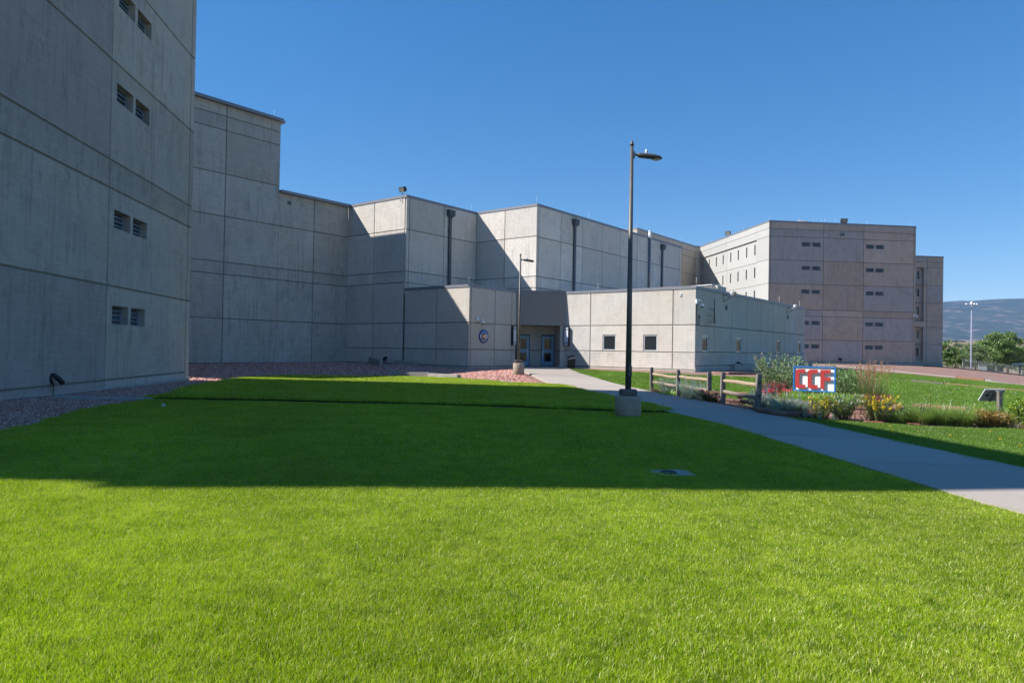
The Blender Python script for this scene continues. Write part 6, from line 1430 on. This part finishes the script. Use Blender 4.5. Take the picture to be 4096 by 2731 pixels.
hill('hills', [(3500, 1215), (3640, 1212), (3775, 1207), (3841, 1202.5), (3890, 1203.6), (3935, 1199.5), (4002, 1195.8), (4096, 1193.5), (4200, 1189), (4420, 1180), (4700, 1200)], 7600, 3400, mat_mtn(), 3, 0, 26, 60)
hill('hills', [(3560, 1400), (3700, 1385), (3775, 1378), (3830, 1376), (3870, 1382), (3920, 1402), (3990, 1430), (4060, 1440), (4150, 1420), (4300, 1400)], 420, 170, mat_foot('foothill', .02), 5, 0, .6, 20)
hill('hills', [(3600, 1380), (3775, 1372), (3900, 1378), (4000, 1392), (4060, 1398), (4096, 1392), (4200, 1380), (4400, 1370)], 1150, 500, mat_foot('valley_slope', .009), 8, 0, 2, 20)
rg = random.Random(4)
vh = thing
for k in range(14):
    a = 3778 + k * 23 + rg.uniform(-6, 6); Yd = rg.uniform(3300, 4100); p = px(a, rg.uniform(1367, 1373) if a < 3900 else rg.uniform(1374, 1381), Yd); mb = MB(); mb.box(p, (rg.uniform(14, 34), 14, rg.uniform(5, 9))); tag(mb.build('far_house', plain('far_house_%d' % (k % 3), [(.62, .58, .54), (.55, .42, .36), (.70, .68, .66)][k % 3], .8)), 'tiny %s house in the strip of town at the mountain foot, %s from the left' % (['pale', 'brownish', 'white'][k % 3], ['first', 'second', 'third', 'fourth', 'fifth', 'sixth', 'seventh', 'eighth', 'ninth', 'tenth', 'eleventh', 'twelfth', 'thirteenth', 'fourteenth'][k]), 'house', 'distant houses at the mountain foot')
for k, (a, b, Yd, r_) in enumerate([(3824, 1376, 415, 2.8), (3848, 1377, 412, 2.6), (3833, 1388, 395, 3.0), (3872, 1392, 390, 2.6), (3902, 1402, 380, 3.2), (3860, 1410, 360, 2.4), (4060, 1428, 420, 3.2), (4085, 1436, 400, 3.0), (4092, 1418, 500, 4.0), (4070, 1410, 640, 4.5)]):
    p = px(a, b, Yd); t = thing('juniper', ['larger round juniper on the crest of the brown foothill, on the left', 'round juniper on the foothill crest beside the light mast', 'juniper just below the foothill crest, on the left', 'juniper low on the foothill close to the light mast', 'juniper behind the left limbs of the large cottonwood', 'lowest juniper on the brown foothill, left of the mast', 'juniper right of the large cottonwood on the valley slope', 'juniper at the right edge above the canopy roof', 'far juniper below the white tank at the right edge', 'farthest juniper in the valley beside the white tank'][k], 'bush', p, group='junipers on the foothill'); rg2 = np.random.RandomState(k); n_ = 700; d = rg2.randn(n_, 3); d /= np.linalg.norm(d, axis=1)[:, None]; P = np.array(p) + d * (r_ * rg2.rand(n_) ** .4)[:, None] * [1, 1, .75]; V, F = leaves(P, rg2.randn(n_, 3), .7, .5, rg2); npmesh('foliage', V, F, L_JUN, t)
#%%HAZE
hb_ = bpy.data.meshes.new('haze'); x0, x1, y0, y1, z0, z1 = -600, 9600, -200, 9800, -12, 760
hb_.from_pydata([(x, y, z) for z in (z0, z1) for x, y in ((x0, y0), (x1, y0), (x1, y1), (x0, y1))], [], [(0, 3, 2, 1), (4, 5, 6, 7), (0, 1, 5, 4), (1, 2, 6, 5), (2, 3, 7, 6), (3, 0, 4, 7)])
ho = bpy.data.objects.new('haze', hb_); COL.objects.link(ho); mt = bpy.data.materials.new('haze_air'); mt.use_nodes = True; t_ = mt.node_tree; t_.nodes.remove(t_.nodes['Principled BSDF'])
pv = t_.nodes.new('ShaderNodeVolumePrincipled'); pv.inputs['Color'].default_value = (.30, .58, 1, 1); pv.inputs['Density'].default_value = .00004; pv.inputs['Anisotropy'].default_value = 0.0
t_.links.new(pv.outputs[0], t_.nodes['Material Output'].inputs['Volume']); hb_.materials.append(mt)
tag(ho, 'thin blue air haze over the far mountain', 'haze', kind='stuff')
